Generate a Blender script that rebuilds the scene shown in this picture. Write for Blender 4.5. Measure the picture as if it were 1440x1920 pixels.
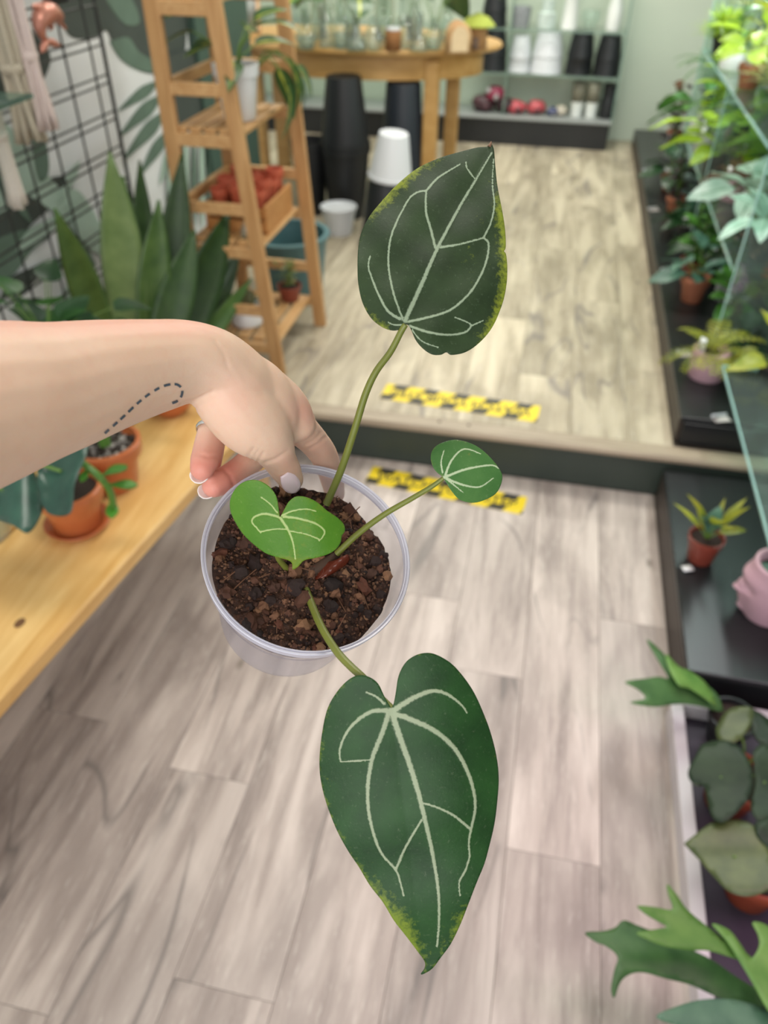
import bpy, bmesh, math, random
from mathutils import Vector, Matrix, Quaternion, noise
from mathutils.geometry import delaunay_2d_cdt

for o in list(bpy.data.objects):
    bpy.data.objects.remove(o)
SC = bpy.context.scene
COL = SC.collection
PI = math.pi

# ------------------------------------------------------------------ camera
EYE = Vector((0.0, 0.0, 1.5))
FPX, CX, CY = 1442.0, 720.0, 960.0            # focal length in pixels of the 1440 x 1920 frame
AX = Vector((0.978, -0.138, 0.158)); AY = Vector((0.209, 0.615, -0.761))
AX.normalize(); AY = (AY - AX * AY.dot(AX)).normalized(); AZ = AX.cross(AY)
ROT = Matrix((AX, AY, AZ))                     # camera vector -> world vector
cam_data = bpy.data.cameras.new('camera')
cam = bpy.data.objects.new('camera', cam_data); COL.objects.link(cam)
cam.matrix_world = Matrix.Translation(EYE) @ ROT.to_4x4()
cam_data.sensor_fit = 'VERTICAL'; cam_data.sensor_height = 36.0; cam_data.sensor_width = 27.0
cam_data.lens = 36.0 * FPX / 1920.0
cam_data.clip_start = 0.02
cam_data.dof.use_dof = True; cam_data.dof.focus_distance = 0.445; cam_data.dof.aperture_fstop = 6.6
SC.camera = cam

# ------------------------------------------------------------------ light
W = bpy.data.worlds.new('world'); SC.world = W; W.use_nodes = True
W.node_tree.nodes['Background'].inputs[0].default_value = (0.90, 0.96, 1.0, 1)
W.node_tree.nodes['Background'].inputs[1].default_value = 1.0
def area(name, loc, target, sx, sy, power, col=(1, 1, 1)):
    l = bpy.data.lights.new(name, 'AREA'); l.shape = 'RECTANGLE'; l.size = sx; l.size_y = sy
    l.energy = power; l.color = col
    o = bpy.data.objects.new(name, l); COL.objects.link(o); o.location = loc
    o.rotation_euler = (Vector(target) - Vector(loc)).to_track_quat('-Z', 'Y').to_euler()
    return o
area('shop_window_daylight', (0.15, -1.75, 1.8), (-0.2, 1.6, 0.5), 2.6, 1.9, 58, (1.0, 0.985, 0.97))
area('ceiling_lamp_light', (-0.25, 1.1, 2.66), (-0.25, 1.1, 0), 1.2, 0.5, 22, (1.0, 0.96, 0.9))
area('ceiling_lamp_light', (-0.4, 3.1, 2.66), (-0.4, 3.1, 0), 1.4, 0.5, 40, (1.0, 0.96, 0.88))
area('ceiling_lamp_light', (-0.7, 4.9, 2.66), (-0.7, 4.9, 0), 1.8, 0.5, 66, (1.0, 0.97, 0.9))
area('shelf_lamp_light', (0.86, 3.4, 1.52), (0.86, 3.4, 0), 0.12, 3.0, 36, (0.93, 1.0, 1.0))
area('grow_lamp_light', (0.75, 0.75, 0.95), (0.35, 0.8, 0), 0.3, 0.9, 4.6, (1.0, 0.5, 0.8))
vs = SC.view_settings
vs.view_transform = 'Standard'; vs.look = 'None'; vs.exposure = -0.12; vs.gamma = 1.0
vs.use_curve_mapping = False

# ------------------------------------------------------------------ pixel -> place
def ray(px, py):
    return ROT @ Vector((px - CX, -(py - CY), -FPX))
def onz(px, py, z):
    r = ray(px, py); return EYE + r * ((z - EYE.z) / r.z)
def onx(px, py, x):
    r = ray(px, py); return EYE + r * (x / r.x)
def ony(px, py, y):
    r = ray(px, py); return EYE + r * (y / r.y)
def dep(px, py, d):
    return EYE + ray(px, py) * (d / FPX)
VIEW = (ROT @ Vector((0, 0, -1))).normalized()

# ------------------------------------------------------------------ materials
def lin(c):
    if isinstance(c, str):
        c = c.lstrip('#'); c = [int(c[i:i + 2], 16) / 255 for i in (0, 2, 4)]
    return tuple(((v / 12.92) if v <= 0.04045 else ((v + 0.055) / 1.055) ** 2.4) for v in c[:3]) + (1.0,)
MATS = {}
class NT:
    """small node helper"""
    def __init__(s, name):
        s.m = bpy.data.materials.new(name); s.m.use_nodes = True
        s.t = s.m.node_tree; s.n = s.t.nodes; s.b = s.n['Principled BSDF']; s.out = s.n['Material Output']
    def add(s, ty, **kw):
        nd = s.n.new(ty)
        for k, v in kw.items():
            if k in nd.inputs: nd.inputs[k].default_value = v
            else: setattr(nd, k, v)
        return nd
    def link(s, a, b): s.t.links.new(a, b)
    def coords(s, scale=(1, 1, 1), kind='Object', rnd=True):
        tc = s.add('ShaderNodeTexCoord'); mp = s.add('ShaderNodeMapping'); mp.inputs['Scale'].default_value = scale
        s.link(tc.outputs[kind], mp.inputs['Vector'])
        if rnd:
            oi = s.add('ShaderNodeObjectInfo'); mu = s.add('ShaderNodeMath', operation='MULTIPLY'); mu.inputs[1].default_value = 37.0
            s.link(oi.outputs['Random'], mu.inputs[0]); s.link(mu.outputs[0], mp.inputs['Location']); s.oi = oi
        return mp.outputs['Vector']
    def noise(s, vec, scale, detail=4, rough=0.55, dist=0.0):
        nd = s.add('ShaderNodeTexNoise'); nd.inputs['Scale'].default_value = scale; nd.inputs['Detail'].default_value = detail
        nd.inputs['Roughness'].default_value = rough; nd.inputs['Distortion'].default_value = dist
        s.link(vec, nd.inputs['Vector']); return nd.outputs['Fac']
    def ramp(s, fac, stops):
        r = s.add('ShaderNodeValToRGB'); e = r.color_ramp.elements
        while len(e) < len(stops): e.new(0.5)
        for i, (p, c) in enumerate(stops): e[i].position = p; e[i].color = lin(c) if not isinstance(c, (int, float)) else (c, c, c, 1)
        s.link(fac, r.inputs[0]); return r.outputs[0]
    def mix(s, fac, a, b, mode='MIX'):
        m = s.add('ShaderNodeMix', data_type='RGBA', blend_type=mode)
        for v, i in ((fac, 0), (a, 6), (b, 7)):
            if isinstance(v, (int, float)): m.inputs[i].default_value = v
            elif isinstance(v, (str, tuple)): m.inputs[i].default_value = lin(v) if isinstance(v, str) else v
            else: s.link(v, m.inputs[i])
        return m.outputs[2]
    def bump(s, h, strength=0.2, distance=0.01):
        b = s.add('ShaderNodeBump'); b.inputs['Strength'].default_value = strength; b.inputs['Distance'].default_value = distance
        s.link(h, b.inputs['Height']); s.link(b.outputs[0], s.b.inputs['Normal'])
    def set(s, **kw):
        for k, v in kw.items():
            k = k.replace('_', ' ')
            if hasattr(v, 'links') or hasattr(v, 'is_output'): s.link(v, s.b.inputs[k])
            else: s.b.inputs[k].default_value = lin(v) if isinstance(v, str) else v
        return s
def plain(name, col, rough=0.5, var=0.08, scale=12, metallic=0.0, bump=0.0, **kw):
    if name in MATS: return MATS[name]
    t = NT(name); v = t.coords()
    n = t.noise(v, scale, 3)
    c = lin(col); lo = tuple(x * (1 - var) for x in c[:3]) + (1,); hi = tuple(min(1, x * (1 + var)) for x in c[:3]) + (1,)
    m = t.mix(n, lo, hi); t.link(m, t.b.inputs['Base Color'])
    t.set(Roughness=rough, Metallic=metallic, **kw)
    if bump: t.bump(t.noise(v, scale * 6, 4), bump, 0.004)
    MATS[name] = t.m; return t.m
def wood(name, dark, light, grain=(1, 12, 12), scale=6.0, rough=0.5, knots=True):
    if name in MATS: return MATS[name]
    t = NT(name); v = t.coords(grain)
    n1 = t.noise(v, scale, 6, 0.6, 0.6); n2 = t.noise(v, scale * 3.5, 3, 0.5, 0.2)
    c = t.ramp(n1, [(0.3, dark), (0.7, light)])
    c = t.mix(t.ramp(n2, [(0.4, 0.0), (0.75, 0.35)]), c, dark)
    if knots:
        vo = t.add('ShaderNodeTexVoronoi'); vo.inputs['Scale'].default_value = 3.2
        v2 = t.coords(tuple(0.5 + 0.12 * g for g in grain)); t.link(v2, vo.inputs['Vector'])
        kf = t.ramp(vo.outputs['Distance'], [(0.03, 1.0), (0.09, 0.0)])
        c = t.mix(kf, c, tuple(x * 0.35 for x in lin(dark)[:3]) + (1,))
    t.link(c, t.b.inputs['Base Color']); t.set(Roughness=rough); t.bump(n2, 0.08, 0.002)
    MATS[name] = t.m; return t.m
def facing(t, lo, hi, power=4.0):
    """gloss weight that rises towards grazing angles on both sides of a thin sheet"""
    lw = t.add('ShaderNodeLayerWeight'); lw.inputs[0].default_value = 0.5
    p = t.add('ShaderNodeMath', operation='POWER'); p.inputs[1].default_value = power; t.link(lw.outputs['Facing'], p.inputs[0])
    m = t.add('ShaderNodeMath', operation='MULTIPLY_ADD'); m.inputs[1].default_value = hi - lo; m.inputs[2].default_value = lo; t.link(p.outputs[0], m.inputs[0])
    return m.outputs[0]
def glassy(name, tint, face=0.1, rough=0.02, spec=0.25):
    """clear sheet: mostly straight-through, some haze, fresnel gloss"""
    if name in MATS: return MATS[name]
    t = NT(name)
    tr = t.add('ShaderNodeBsdfTransparent'); tr.inputs[0].default_value = lin(tint)
    gl = t.add('ShaderNodeBsdfGlossy'); gl.inputs['Roughness'].default_value = rough
    df = t.add('ShaderNodeBsdfDiffuse'); df.inputs[0].default_value = lin(tint)
    fr = facing(t, 0.05, 0.7)
    m1 = t.add('ShaderNodeMixShader'); m1.inputs[0].default_value = face
    t.link(tr.outputs[0], m1.inputs[1]); t.link(df.outputs[0], m1.inputs[2])
    m2 = t.add('ShaderNodeMixShader'); t.link(fr, m2.inputs[0])
    t.link(m1.outputs[0], m2.inputs[1]); t.link(gl.outputs[0], m2.inputs[2])
    t.link(m2.outputs[0], t.out.inputs['Surface'])
    MATS[name] = t.m; return t.m
def leafmat(name, c1, c2, rough=0.4, trans=0.25, stripe=None, edge=None, spec=0.5):
    """leaf blade; UV.x runs across (0..1), UV.y along. stripe = pale midrib / variegation"""
    if name in MATS: return MATS[name]
    t = NT(name); v = t.coords((1, 1, 1))
    n = t.noise(v, 22, 4); c = t.mix(t.ramp(n, [(0.3, 0.0), (0.7, 1.0)]), c1, c2)
    oi = t.oi
    hv = t.add('ShaderNodeHueSaturation'); mr = t.add('ShaderNodeMapRange'); mr.inputs[3].default_value = 0.75; mr.inputs[4].default_value = 1.25
    t.link(oi.outputs['Random'], mr.inputs[0]); t.link(mr.outputs[0], hv.inputs['Value']); t.link(c, hv.inputs['Color']); c = hv.outputs[0]
    uv = t.add('ShaderNodeUVMap'); sp = t.add('ShaderNodeSeparateXYZ'); t.link(uv.outputs[0], sp.inputs[0])
    d = t.add('ShaderNodeMath', operation='SUBTRACT'); d.inputs[1].default_value = 0.5; t.link(sp.outputs[0], d.inputs[0])
    a = t.add('ShaderNodeMath', operation='ABSOLUTE'); t.link(d.outputs[0], a.inputs[0])
    if stripe:
        wob = t.add('ShaderNodeMath', operation='MULTIPLY_ADD'); wob.inputs[1].default_value = stripe[1] * 2.2; t.link(t.noise(v, 40, 3), wob.inputs[0]); t.link(a.outputs[0], wob.inputs[2])
        k = t.ramp(wob.outputs[0], [(stripe[1] * 1.3, 1.0), (stripe[1] * 1.3 + 0.06, 0.0)]); c = t.mix(k, c, stripe[0])
    if edge:
        k = t.ramp(a.outputs[0], [(edge[1], 0.0), (edge[1] + 0.05, 1.0)]); c = t.mix(k, c, edge[0])
    t.link(c, t.b.inputs['Base Color']); t.set(Roughness=rough)
    t.b.inputs['Specular IOR Level'].default_value = spec
    tl = t.add('ShaderNodeBsdfTranslucent'); t.link(c, tl.inputs[0])
    ms = t.add('ShaderNodeMixShader'); ms.inputs[0].default_value = trans
    t.link(t.b.outputs[0], ms.inputs[1]); t.link(tl.outputs[0], ms.inputs[2]); t.link(ms.outputs[0], t.out.inputs['Surface'])
    MATS[name] = t.m; return t.m

# ------------------------------------------------------------------ mesh builder
class G:
    def __init__(s): s.v = []; s.f = []; s.uv = {}
    def add(s, vs, fs):
        o = len(s.v); s.v += [Vector(p) for p in vs]; s.f += [tuple(i + o for i in f) for f in fs]; return o
    def box(s, c, size, rot=None, bev=0.0):
        c = Vector(c); h = Vector(size) / 2
        if bev <= 0:
            vs = [Vector((x * h.x, y * h.y, z * h.z)) for x in (-1, 1) for y in (-1, 1) for z in (-1, 1)]
            fs = [(0, 1, 3, 2), (4, 6, 7, 5), (0, 4, 5, 1), (2, 3, 7, 6), (0, 2, 6, 4), (1, 5, 7, 3)]
        else:
            b = min(bev, h.x * 0.9, h.y * 0.9, h.z * 0.9); vs = []; idx = {}
            for x in (-1, 1):
                for y in (-1, 1):
                    for z in (-1, 1):
                        for a in range(3):
                            p = [x * (h.x - b), y * (h.y - b), z * (h.z - b)]; p[a] = (x, y, z)[a] * h[a]
                            idx[(x, y, z, a)] = len(vs); vs.append(Vector(p))
            fs = []
            for a in range(3):
                o1, o2 = [q for q in range(3) if q != a]
                for sg in (-1, 1):
                    ring = []
                    for (p, q) in ((-1, -1), (1, -1), (1, 1), (-1, 1)):
                        k = [0, 0, 0]; k[a] = sg; k[o1] = p; k[o2] = q; ring.append(idx[(k[0], k[1], k[2], a)])
                    fs.append(tuple(ring))
            for a in range(3):            # edges along axis a
                o1, o2 = [q for q in range(3) if q != a]
                for p in (-1, 1):
                    for q in (-1, 1):
                        e = []
                        for (t_, ax) in ((-1, o1), (1, o1), (1, o2), (-1, o2)):
                            k = [0, 0, 0]; k[a] = t_; k[o1] = p; k[o2] = q; e.append(idx[(k[0], k[1], k[2], ax)])
                        fs.append(tuple(e))
            for x in (-1, 1):
                for y in (-1, 1):
                    for z in (-1, 1): fs.append(tuple(idx[(x, y, z, a)] for a in range(3)))
        if rot is not None: vs = [rot @ p for p in vs]
        s.add([p + c for p in vs], fs); return s
    def bar(s, a, b, w, t, up=(0, 0, 1), bev=0.0):
        """rectangular bar from a to b; w across, t along `up`"""
        a = Vector(a); b = Vector(b); d = (b - a); L = d.length; d.normalize()
        x = d.cross(Vector(up)).normalized(); z = x.cross(d).normalized()
        s.box((a + b) / 2, (w, L, t), Matrix((x, d, z)).transposed(), bev); return s
    def lathe(s, prof, seg=32, c=(0, 0, 0), axis=None, xs=1.0, ys=1.0):
        c = Vector(c); q = Vector((0, 0, 1)).rotation_difference(Vector(axis)) if axis is not None else None
        o = len(s.v); n = len(prof)
        for i in range(seg):
            a = 2 * PI * i / seg
            for r, z in prof:
                p = Vector((r * math.cos(a) * xs, r * math.sin(a) * ys, z))
                s.v.append((q @ p if q else p) + c)
        for i in range(seg):
            j = (i + 1) % seg
            for k in range(n - 1):
                if prof[k][0] < 1e-6 and prof[k + 1][0] < 1e-6: continue
                if prof[k][0] < 1e-6: s.f.append((o + i * n + k, o + j * n + k + 1, o + i * n + k + 1))
                elif prof[k + 1][0] < 1e-6: s.f.append((o + i * n + k, o + j * n + k, o + i * n + k + 1))
                else: s.f.append((o + i * n + k, o + j * n + k, o + j * n + k + 1, o + i * n + k + 1))
        return s
    def tube(s, pts, rad, seg=10, nrm=None, cap=True):
        """rad: number, list, or list of (across, along-normal)"""
        pts = [Vector(p) for p in pts]; n = len(pts); o = len(s.v)
        if not isinstance(rad, (list, tuple)): rad = [rad] * n
        prev = None
        for i, p in enumerate(pts):
            t = (pts[min(i + 1, n - 1)] - pts[max(i - 1, 0)]).normalized()
            if nrm is not None: N = Vector(nrm)
            elif prev is not None: N = prev
            else: N = Vector((0, 0, 1)) if abs(t.z) < 0.9 else Vector((1, 0, 0))
            N = (N - t * N.dot(t)).normalized(); prev = N; B = t.cross(N)
            r = rad[i]; ra, rb = r if isinstance(r, (list, tuple)) else (r, r)
            for k in range(seg):
                a = 2 * PI * k / seg; s.v.append(p + B * (ra * math.cos(a)) + N * (rb * math.sin(a)))
        for i in range(n - 1):
            for k in range(seg):
                l = (k + 1) % seg
                s.f.append((o + i * seg + k, o + i * seg + l, o + (i + 1) * seg + l, o + (i + 1) * seg + k))
        if cap:
            s.f.append(tuple(o + k for k in reversed(range(seg)))); s.f.append(tuple(o + (n - 1) * seg + k for k in range(seg)))
        return s
    def ico(s, c, r, sub=1, jit=0.0, rng=random, sc=(1, 1, 1)):
        bm = bmesh.new(); bmesh.ops.create_icosphere(bm, subdivisions=sub, radius=1)
        vs = [Vector((v.co.x * sc[0], v.co.y * sc[1], v.co.z * sc[2])) * r * (1 + rng.uniform(-jit, jit)) + Vector(c) for v in bm.verts]
        fs = [tuple(v.index for v in f.verts) for f in bm.faces]; bm.free(); s.add(vs, fs); return s
    def xf(s, m):
        s.v = [m @ p for p in s.v]; return s
    def mesh(s, name, mat, smooth=True, off=None):
        me = bpy.data.meshes.new(name)
        vs = s.v if off is None else [p - off for p in s.v]
        me.from_pydata([tuple(p) for p in vs], [], s.f); me.update()
        if mat: me.materials.append(mat)
        if smooth: me.shade_smooth()
        return me
def crv(pts, n=8):
    """Catmull-Rom through points (2-D or 3-D tuples)"""
    out = []; P = [tuple(p) for p in pts]; m = len(P)
    for i in range(m - 1):
        p0, p1, p2, p3 = P[max(i - 1, 0)], P[i], P[i + 1], P[min(i + 2, m - 1)]
        for k in range(n):
            t = k / n
            out.append(tuple(0.5 * (2 * b + (c - a) * t + (2 * a - 5 * b + 4 * c - d) * t * t + (3 * b - a - 3 * c + d) * t ** 3) for a, b, c, d in zip(p0, p1, p2, p3)))
    out.append(P[-1]); return out
def obj(name, g, mat=None, parent=None, smooth=True, bev=0, autos=True):
    """link a G (world coordinates) or a ready mesh as one object; children are stored relative to the parent's base"""
    off = parent.location if (parent is not None and isinstance(g, G)) else None
    if parent is not None and parent.parent is not None and off is not None: off = off + parent.parent.location
    me = g.mesh(name, mat, smooth, off) if isinstance(g, G) else g
    o = bpy.data.objects.new(name, me); COL.objects.link(o)
    if parent is not None: o.parent = parent
    if smooth and autos and isinstance(g, G):
        me.set_sharp_from_angle(angle=math.radians(38))
    return o
def tag(o, label=None, cat=None, group=None, kind=None):
    if label: o['label'] = label
    if cat: o['category'] = cat
    if group: o['group'] = group
    if kind: o['kind'] = kind
    return o
def thing(name, label, cat, loc=(0, 0, 0), group=None):
    o = bpy.data.objects.new(name, None); COL.objects.link(o); o.location = loc; o.empty_display_size = 0.05
    return tag(o, label, cat, group)
def struct(name, g, mat, smooth=False):
    o = obj(name, g, mat, None, smooth); o['kind'] = 'structure'; return o
def inst(name, me, parent, mat4):
    o = bpy.data.objects.new(name, me); COL.objects.link(o); o.parent = parent; o.matrix_local = mat4; return o
R_ = random.Random(7)
# ================================================================== SETTING
H1 = 0.155                                   # height of the raised floor
def plankmat(name, base, dark, lightc):
    t = NT(name); v = t.coords((9, 0.9, 1)); v3 = t.coords((30, 2.2, 1)); vb = t.coords((3.0, 1.2, 1))
    n1 = t.noise(v, 1.6, 7, 0.62, 0.7); n2 = t.noise(v3, 2.2, 5, 0.6, 0.3); n3 = t.noise(vb, 2.2, 4, 0.5, 0.4)
    c = t.ramp(n1, [(0.34, dark), (0.49, base), (0.64, lightc)])
    c = t.mix(t.ramp(n2, [(0.45, 0.0), (0.8, 0.55)]), c, lightc)
    c = t.mix(t.ramp(n3, [(0.50, 0.0), (0.68, 0.75)]), c, dark)
    n4 = t.noise(t.coords((60, 9, 1)), 2.0, 4, 0.7); c = t.mix(t.ramp(n4, [(0.56, 0.0), (0.72, 0.5)]), c, '#cfc7bd')
    # long cracks of the printed oak, with a few knots
    n5 = t.noise(t.coords((4.2, 0.85, 1)), 1.5, 1.2, 0.45, 0.5)
    sb = t.add('ShaderNodeMath', operation='SUBTRACT'); sb.inputs[1].default_value = 0.5; t.link(n5, sb.inputs[0])
    ab = t.add('ShaderNodeMath', operation='ABSOLUTE'); t.link(sb.outputs[0], ab.inputs[0])
    k = t.ramp(ab.outputs[0], [(0.0, 0.85), (0.004, 0.6), (0.016, 0.0)])
    k2 = t.mix(t.ramp(n3, [(0.44, 0.0), (0.56, 1.0)]), (0, 0, 0, 1), k)
    c = t.mix(k2, c, '#77706b')
    vo = t.add('ShaderNodeTexVoronoi'); vo.inputs['Scale'].default_value = 2.6; t.link(t.coords((2.2, 1.1, 1)), vo.inputs['Vector'])
    c = t.mix(t.ramp(vo.outputs['Distance'], [(0.02, 0.8), (0.075, 0.0)]), c, '#6f665c')
    oi = t.oi; hv = t.add('ShaderNodeHueSaturation'); mr = t.add('ShaderNodeMapRange'); mr.inputs[3].default_value = 0.82; mr.inputs[4].default_value = 1.1
    t.link(oi.outputs['Random'], mr.inputs[0]); t.link(mr.outputs[0], hv.inputs['Value']); t.link(c, hv.inputs['Color'])
    t.link(hv.outputs[0], t.b.inputs['Base Color']); t.set(Roughness=0.42); t.b.inputs['Specular IOR Level'].default_value = 0.35
    t.bump(n2, 0.06, 0.002); MATS[name] = t.m; return t.m
PLK = plankmat('greige oak laminate', '#b0a49b', '#8d827b', '#cbc0b6')
PLK2 = plankmat('sand oak laminate', '#b0a48d', '#8f846f', '#c9beA6')
SUB = plain('floor underlay', '#5e564c', 0.8)
def planks(root, x0, x1, y0, y1, ztop, w, xs0, joints, mat, L=1.28, seed=3):
    rg = random.Random(seed); k = math.floor((x0 - xs0) / w); cache = {}
    while xs0 + k * w < x1 - 1e-4:
        a = max(x0, xs0 + k * w); b = min(x1, xs0 + (k + 1) * w)
        j = joints.get(k, rg.uniform(0, L)); y = j - L * math.ceil((j - y0) / L)
        while y < y1:
            c, d = max(y, y0), min(y + L, y1)
            if d - c > 0.02:
                key = (round(b - a, 4), round(d - c, 4))
                if key not in cache:
                    g = G(); g.box((0, 0, -0.004), (b - a - 0.0008, d - c - 0.0008, 0.008), None, 0.0006); cache[key] = g.mesh('plank', mat, False)
                inst('plank', cache[key], root, Matrix.Translation((((a + b) / 2), (c + d) / 2, ztop)))
            y += L
        k += 1
STEPY = 2.085
g = G(); g.box((-0.25, 0.2, -0.035), (2.8, 3.9, 0.05)); fl = struct('floor', g, SUB)
planks(fl, -1.5, 0.447, -0.6, STEPY, 0.0, 0.185, -0.65, {0: 0.839, -2: 0.92, 4: 0.815, 1: 0.45, 2: 0.2, 3: 1.25, 5: 1.5, -1: 0.35, -3: 0.6}, PLK)
g = G(); g.box((-1.0, (STEPY + 0.02 + 6.1) / 2, (H1 - 0.012) / 2 - 0.01), (4.2, 6.1 - STEPY - 0.02, H1 - 0.012 + 0.02 - 0.002)); fr = struct('floor_raised', g, SUB)
planks(fr, -3.0, 0.476, STEPY + 0.055, 5.99, H1, 0.185, -0.585, {0: 2.7, 1: 3.5, 2: 2.95, 3: 2.5, 4: 3.2, 5: 3.9, -1: 3.3, -2: 2.6}, PLK2, seed=11)
GRN = plain('dark green paint', '#333d36', 0.45, 0.06)
g = G(); g.box((-0.35, STEPY + 0.012, 0.066), (2.3, 0.02, 0.132), None, 0.002); struct('trim_1', g, GRN)
NOSE = wood('worn nosing wood', '#8d7f6c', '#b1a28c', (1, 14, 14), 4, 0.45, False)
g = G()
for i in range(1): g.box((-0.24, STEPY + 0.022, H1 - 0.01), (2.56, 0.07, 0.026), None, 0.008)
nose = struct('trim_2', g, NOSE, True)
for px, py in ((824, 790), (879, 797)):
    p = onz(px, py, H1 + 0.004); gg = G().lathe([(0, 0.0012), (0.004, 0.001), (0.005, 0), (0.005, -0.003)], 12, p); obj('screw', gg, plain('dark steel', '#3b3733', 0.4, metallic=0.7), nose)
# dark kerb boards along the right of both floors
BLK = plain('black shelf board', '#1b1d1f', 0.34, 0.12, 6)
KERB = plain('dark brown kerb', '#352d27', 0.5, 0.12)
PALE = plain('pale sage wall paint', '#c3ccbb', 0.7, 0.03, 3)
g = G(); g.box((-1.0, 6.04, 1.35), (4.4, 0.08, 2.7)); struct('wall_back', g, PALE)
g = G(); g.box((1.14, 2.2, 1.35), (0.08, 7.7, 2.7)); struct('wall_right', g, plain('deep green wall paint', '#58685e', 0.7, 0.04, 3))
WL = -1.45
MUR = plain('mural white paper', '#dcdfe0', 0.6, 0.02, 4)
g = G(); g.box((WL - 0.05, 0.85, 1.35), (0.1, 4.7, 2.7)); wl = struct('wall_left', g, MUR)
g = G(); g.box((WL - 0.04, 3.5, 1.35), (0.14, 0.58, 2.7), None, 0.003)
struct('wall_left_green', g, plain('bottle green wall panel', '#41584e', 0.5, 0.05, 3))
g = G(); g.box((-3.1, 4.9, 1.35), (0.1, 2.3, 2.7)); struct('wall_far_left', g, PALE)
g = G(); g.box((-1.0, 2.2, 2.75), (4.4, 7.7, 0.1)); struct('ceiling', g, plain('white ceiling paint', '#e6e6e2', 0.8, 0.02))
# ------------------------------------------------------------------ leaf prints of the wall mural (flat print on the paper)
def outline_mesh(pts2, place, step, name, mat, closed_n=6, extra=()):
    """fill a closed outline (2-D points) with an even triangulation and place every point in space"""
    P = crv(list(pts2) + [pts2[0]], closed_n)[:-1] if closed_n > 1 else list(pts2)
    n = len(P); xs = [p[0] for p in P]; ys = [p[1] for p in P]
    def inside(x, y):
        c = False; j = n - 1
        for i in range(n):
            if (P[i][1] > y) != (P[j][1] > y) and x < (P[j][0] - P[i][0]) * (y - P[i][1]) / (P[j][1] - P[i][1]) + P[i][0]: c = not c
            j = i
        return c
    vs = [Vector(p) for p in P]; y = min(ys) + step * 0.5; row = 0
    while y < max(ys):
        x = min(xs) + step * (0.5 if row % 2 else 0.0)
        while x < max(xs):
            if inside(x, y) and min((x - p[0]) ** 2 + (y - p[1]) ** 2 for p in P) > (step * 0.45) ** 2: vs.append(Vector((x, y)))
            x += step
        y += step * 0.87; row += 1
    vs += [Vector(p[:2]) for p in extra if inside(p[0], p[1]) and min((p[0] - q[0]) ** 2 + (p[1] - q[1]) ** 2 for q in P) > 1.5]
    ov, oe, of, *_ = delaunay_2d_cdt(vs, [(i, (i + 1) % n) for i in range(n)], [], 1, 1e-6)
    g = G(); g.v = [place(p.x, p.y) for p in ov]
    # face orientation towards the camera side
    g.f = [tuple(f) for f in of]; g.p2 = [(p.x, p.y) for p in ov]; g.outline = P
    if g.f:
        a, b, c = [g.v[i] for i in g.f[0][:3]]
        if (b - a).cross(c - a).dot(a - EYE) > 0: g.f = [tuple(reversed(f)) for f in g.f]
    return g
MD = plain('mural charcoal green print', '#3f4743', 0.6, 0.18, 14)
MG = plain('mural leaf green print', '#5d7365', 0.6, 0.22, 16)
MP = plain('mural pale mint print', '#a6bcae', 0.6, 0.15, 12)
PLN = [0]
def print_leaf(pts, mat, lift=0.001):
    PLN[0] += 1; lift = 0.0008 + 0.0005 * PLN[0]
    g = outline_mesh(pts, lambda x, y: onx(x, y, WL + lift), 26, 'mural_leaf', mat)
    o = obj('mural_leaf', g, mat, wl, False)
print_leaf([(90, -60), (110, 20), (122, 55), (140, 72), (180, 70), (200, 58), (215, 95), (240, 122), (280, 138), (310, 130), (340, 120), (350, 60), (340, -60), (220, -120)], MD)
print_leaf([(205, 78), (225, 110), (255, 130), (290, 136), (320, 128), (300, 118), (262, 98), (240, 70)], MG, 0.0018)
print_leaf([(180, -40), (205, 10), (235, 45), (262, 40), (240, -10)], MG, 0.0018)
for i, (bx, by, tx, ty, w) in enumerate([(300, 150, 222, 208, 11), (305, 175, 225, 255, 13), (312, 205, 232, 300, 13), (318, 240, 262, 330, 11), (330, 260, 300, 345, 10), (345, 262, 335, 352, 9)]):
    d = Vector((tx - bx, ty - by)); nn = Vector((-d.y, d.x)).normalized() * w
    print_leaf([(bx, by), (bx + d.x * .35 + nn.x, by + d.y * .35 + nn.y), (bx + d.x * .75 + nn.x * .6, by + d.y * .75 + nn.y * .6), (tx, ty), (bx + d.x * .75 - nn.x * .5, by + d.y * .75 - nn.y * .5), (bx + d.x * .35 - nn.x, by + d.y * .35 - nn.y)], MG if i < 4 else MP)
print_leaf([(-60, 60), (-10, 40), (40, 40), (80, 80), (95, 110), (82, 150), (60, 180), (-60, 190)], MD)
print_leaf([(-60, 330), (20, 300), (60, 330), (90, 360), (70, 400), (30, 430), (-60, 470)], MP)
print_leaf([(-40, 410), (10, 395), (60, 350), (110, 330), (135, 345), (120, 370), (60, 420), (20, 470), (-50, 520)], MD)
print_leaf([(10, 230), (40, 260), (70, 300), (110, 350), (150, 360), (185, 420), (150, 430), (105, 400), (60, 370), (10, 340)], MP, 0.0012)
print_leaf([(-60, 480), (-10, 450), (50, 430), (95, 440), (60, 470), (20, 520), (-60, 570)], MG, 0.0022)
print_leaf([(60, 205), (85, 260), (92, 320), (75, 340), (62, 290)], MG, 0.0016)
print_leaf([(120, 380), (170, 400), (210, 450), (200, 480), (150, 450)], MP, 0.0014)

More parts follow.
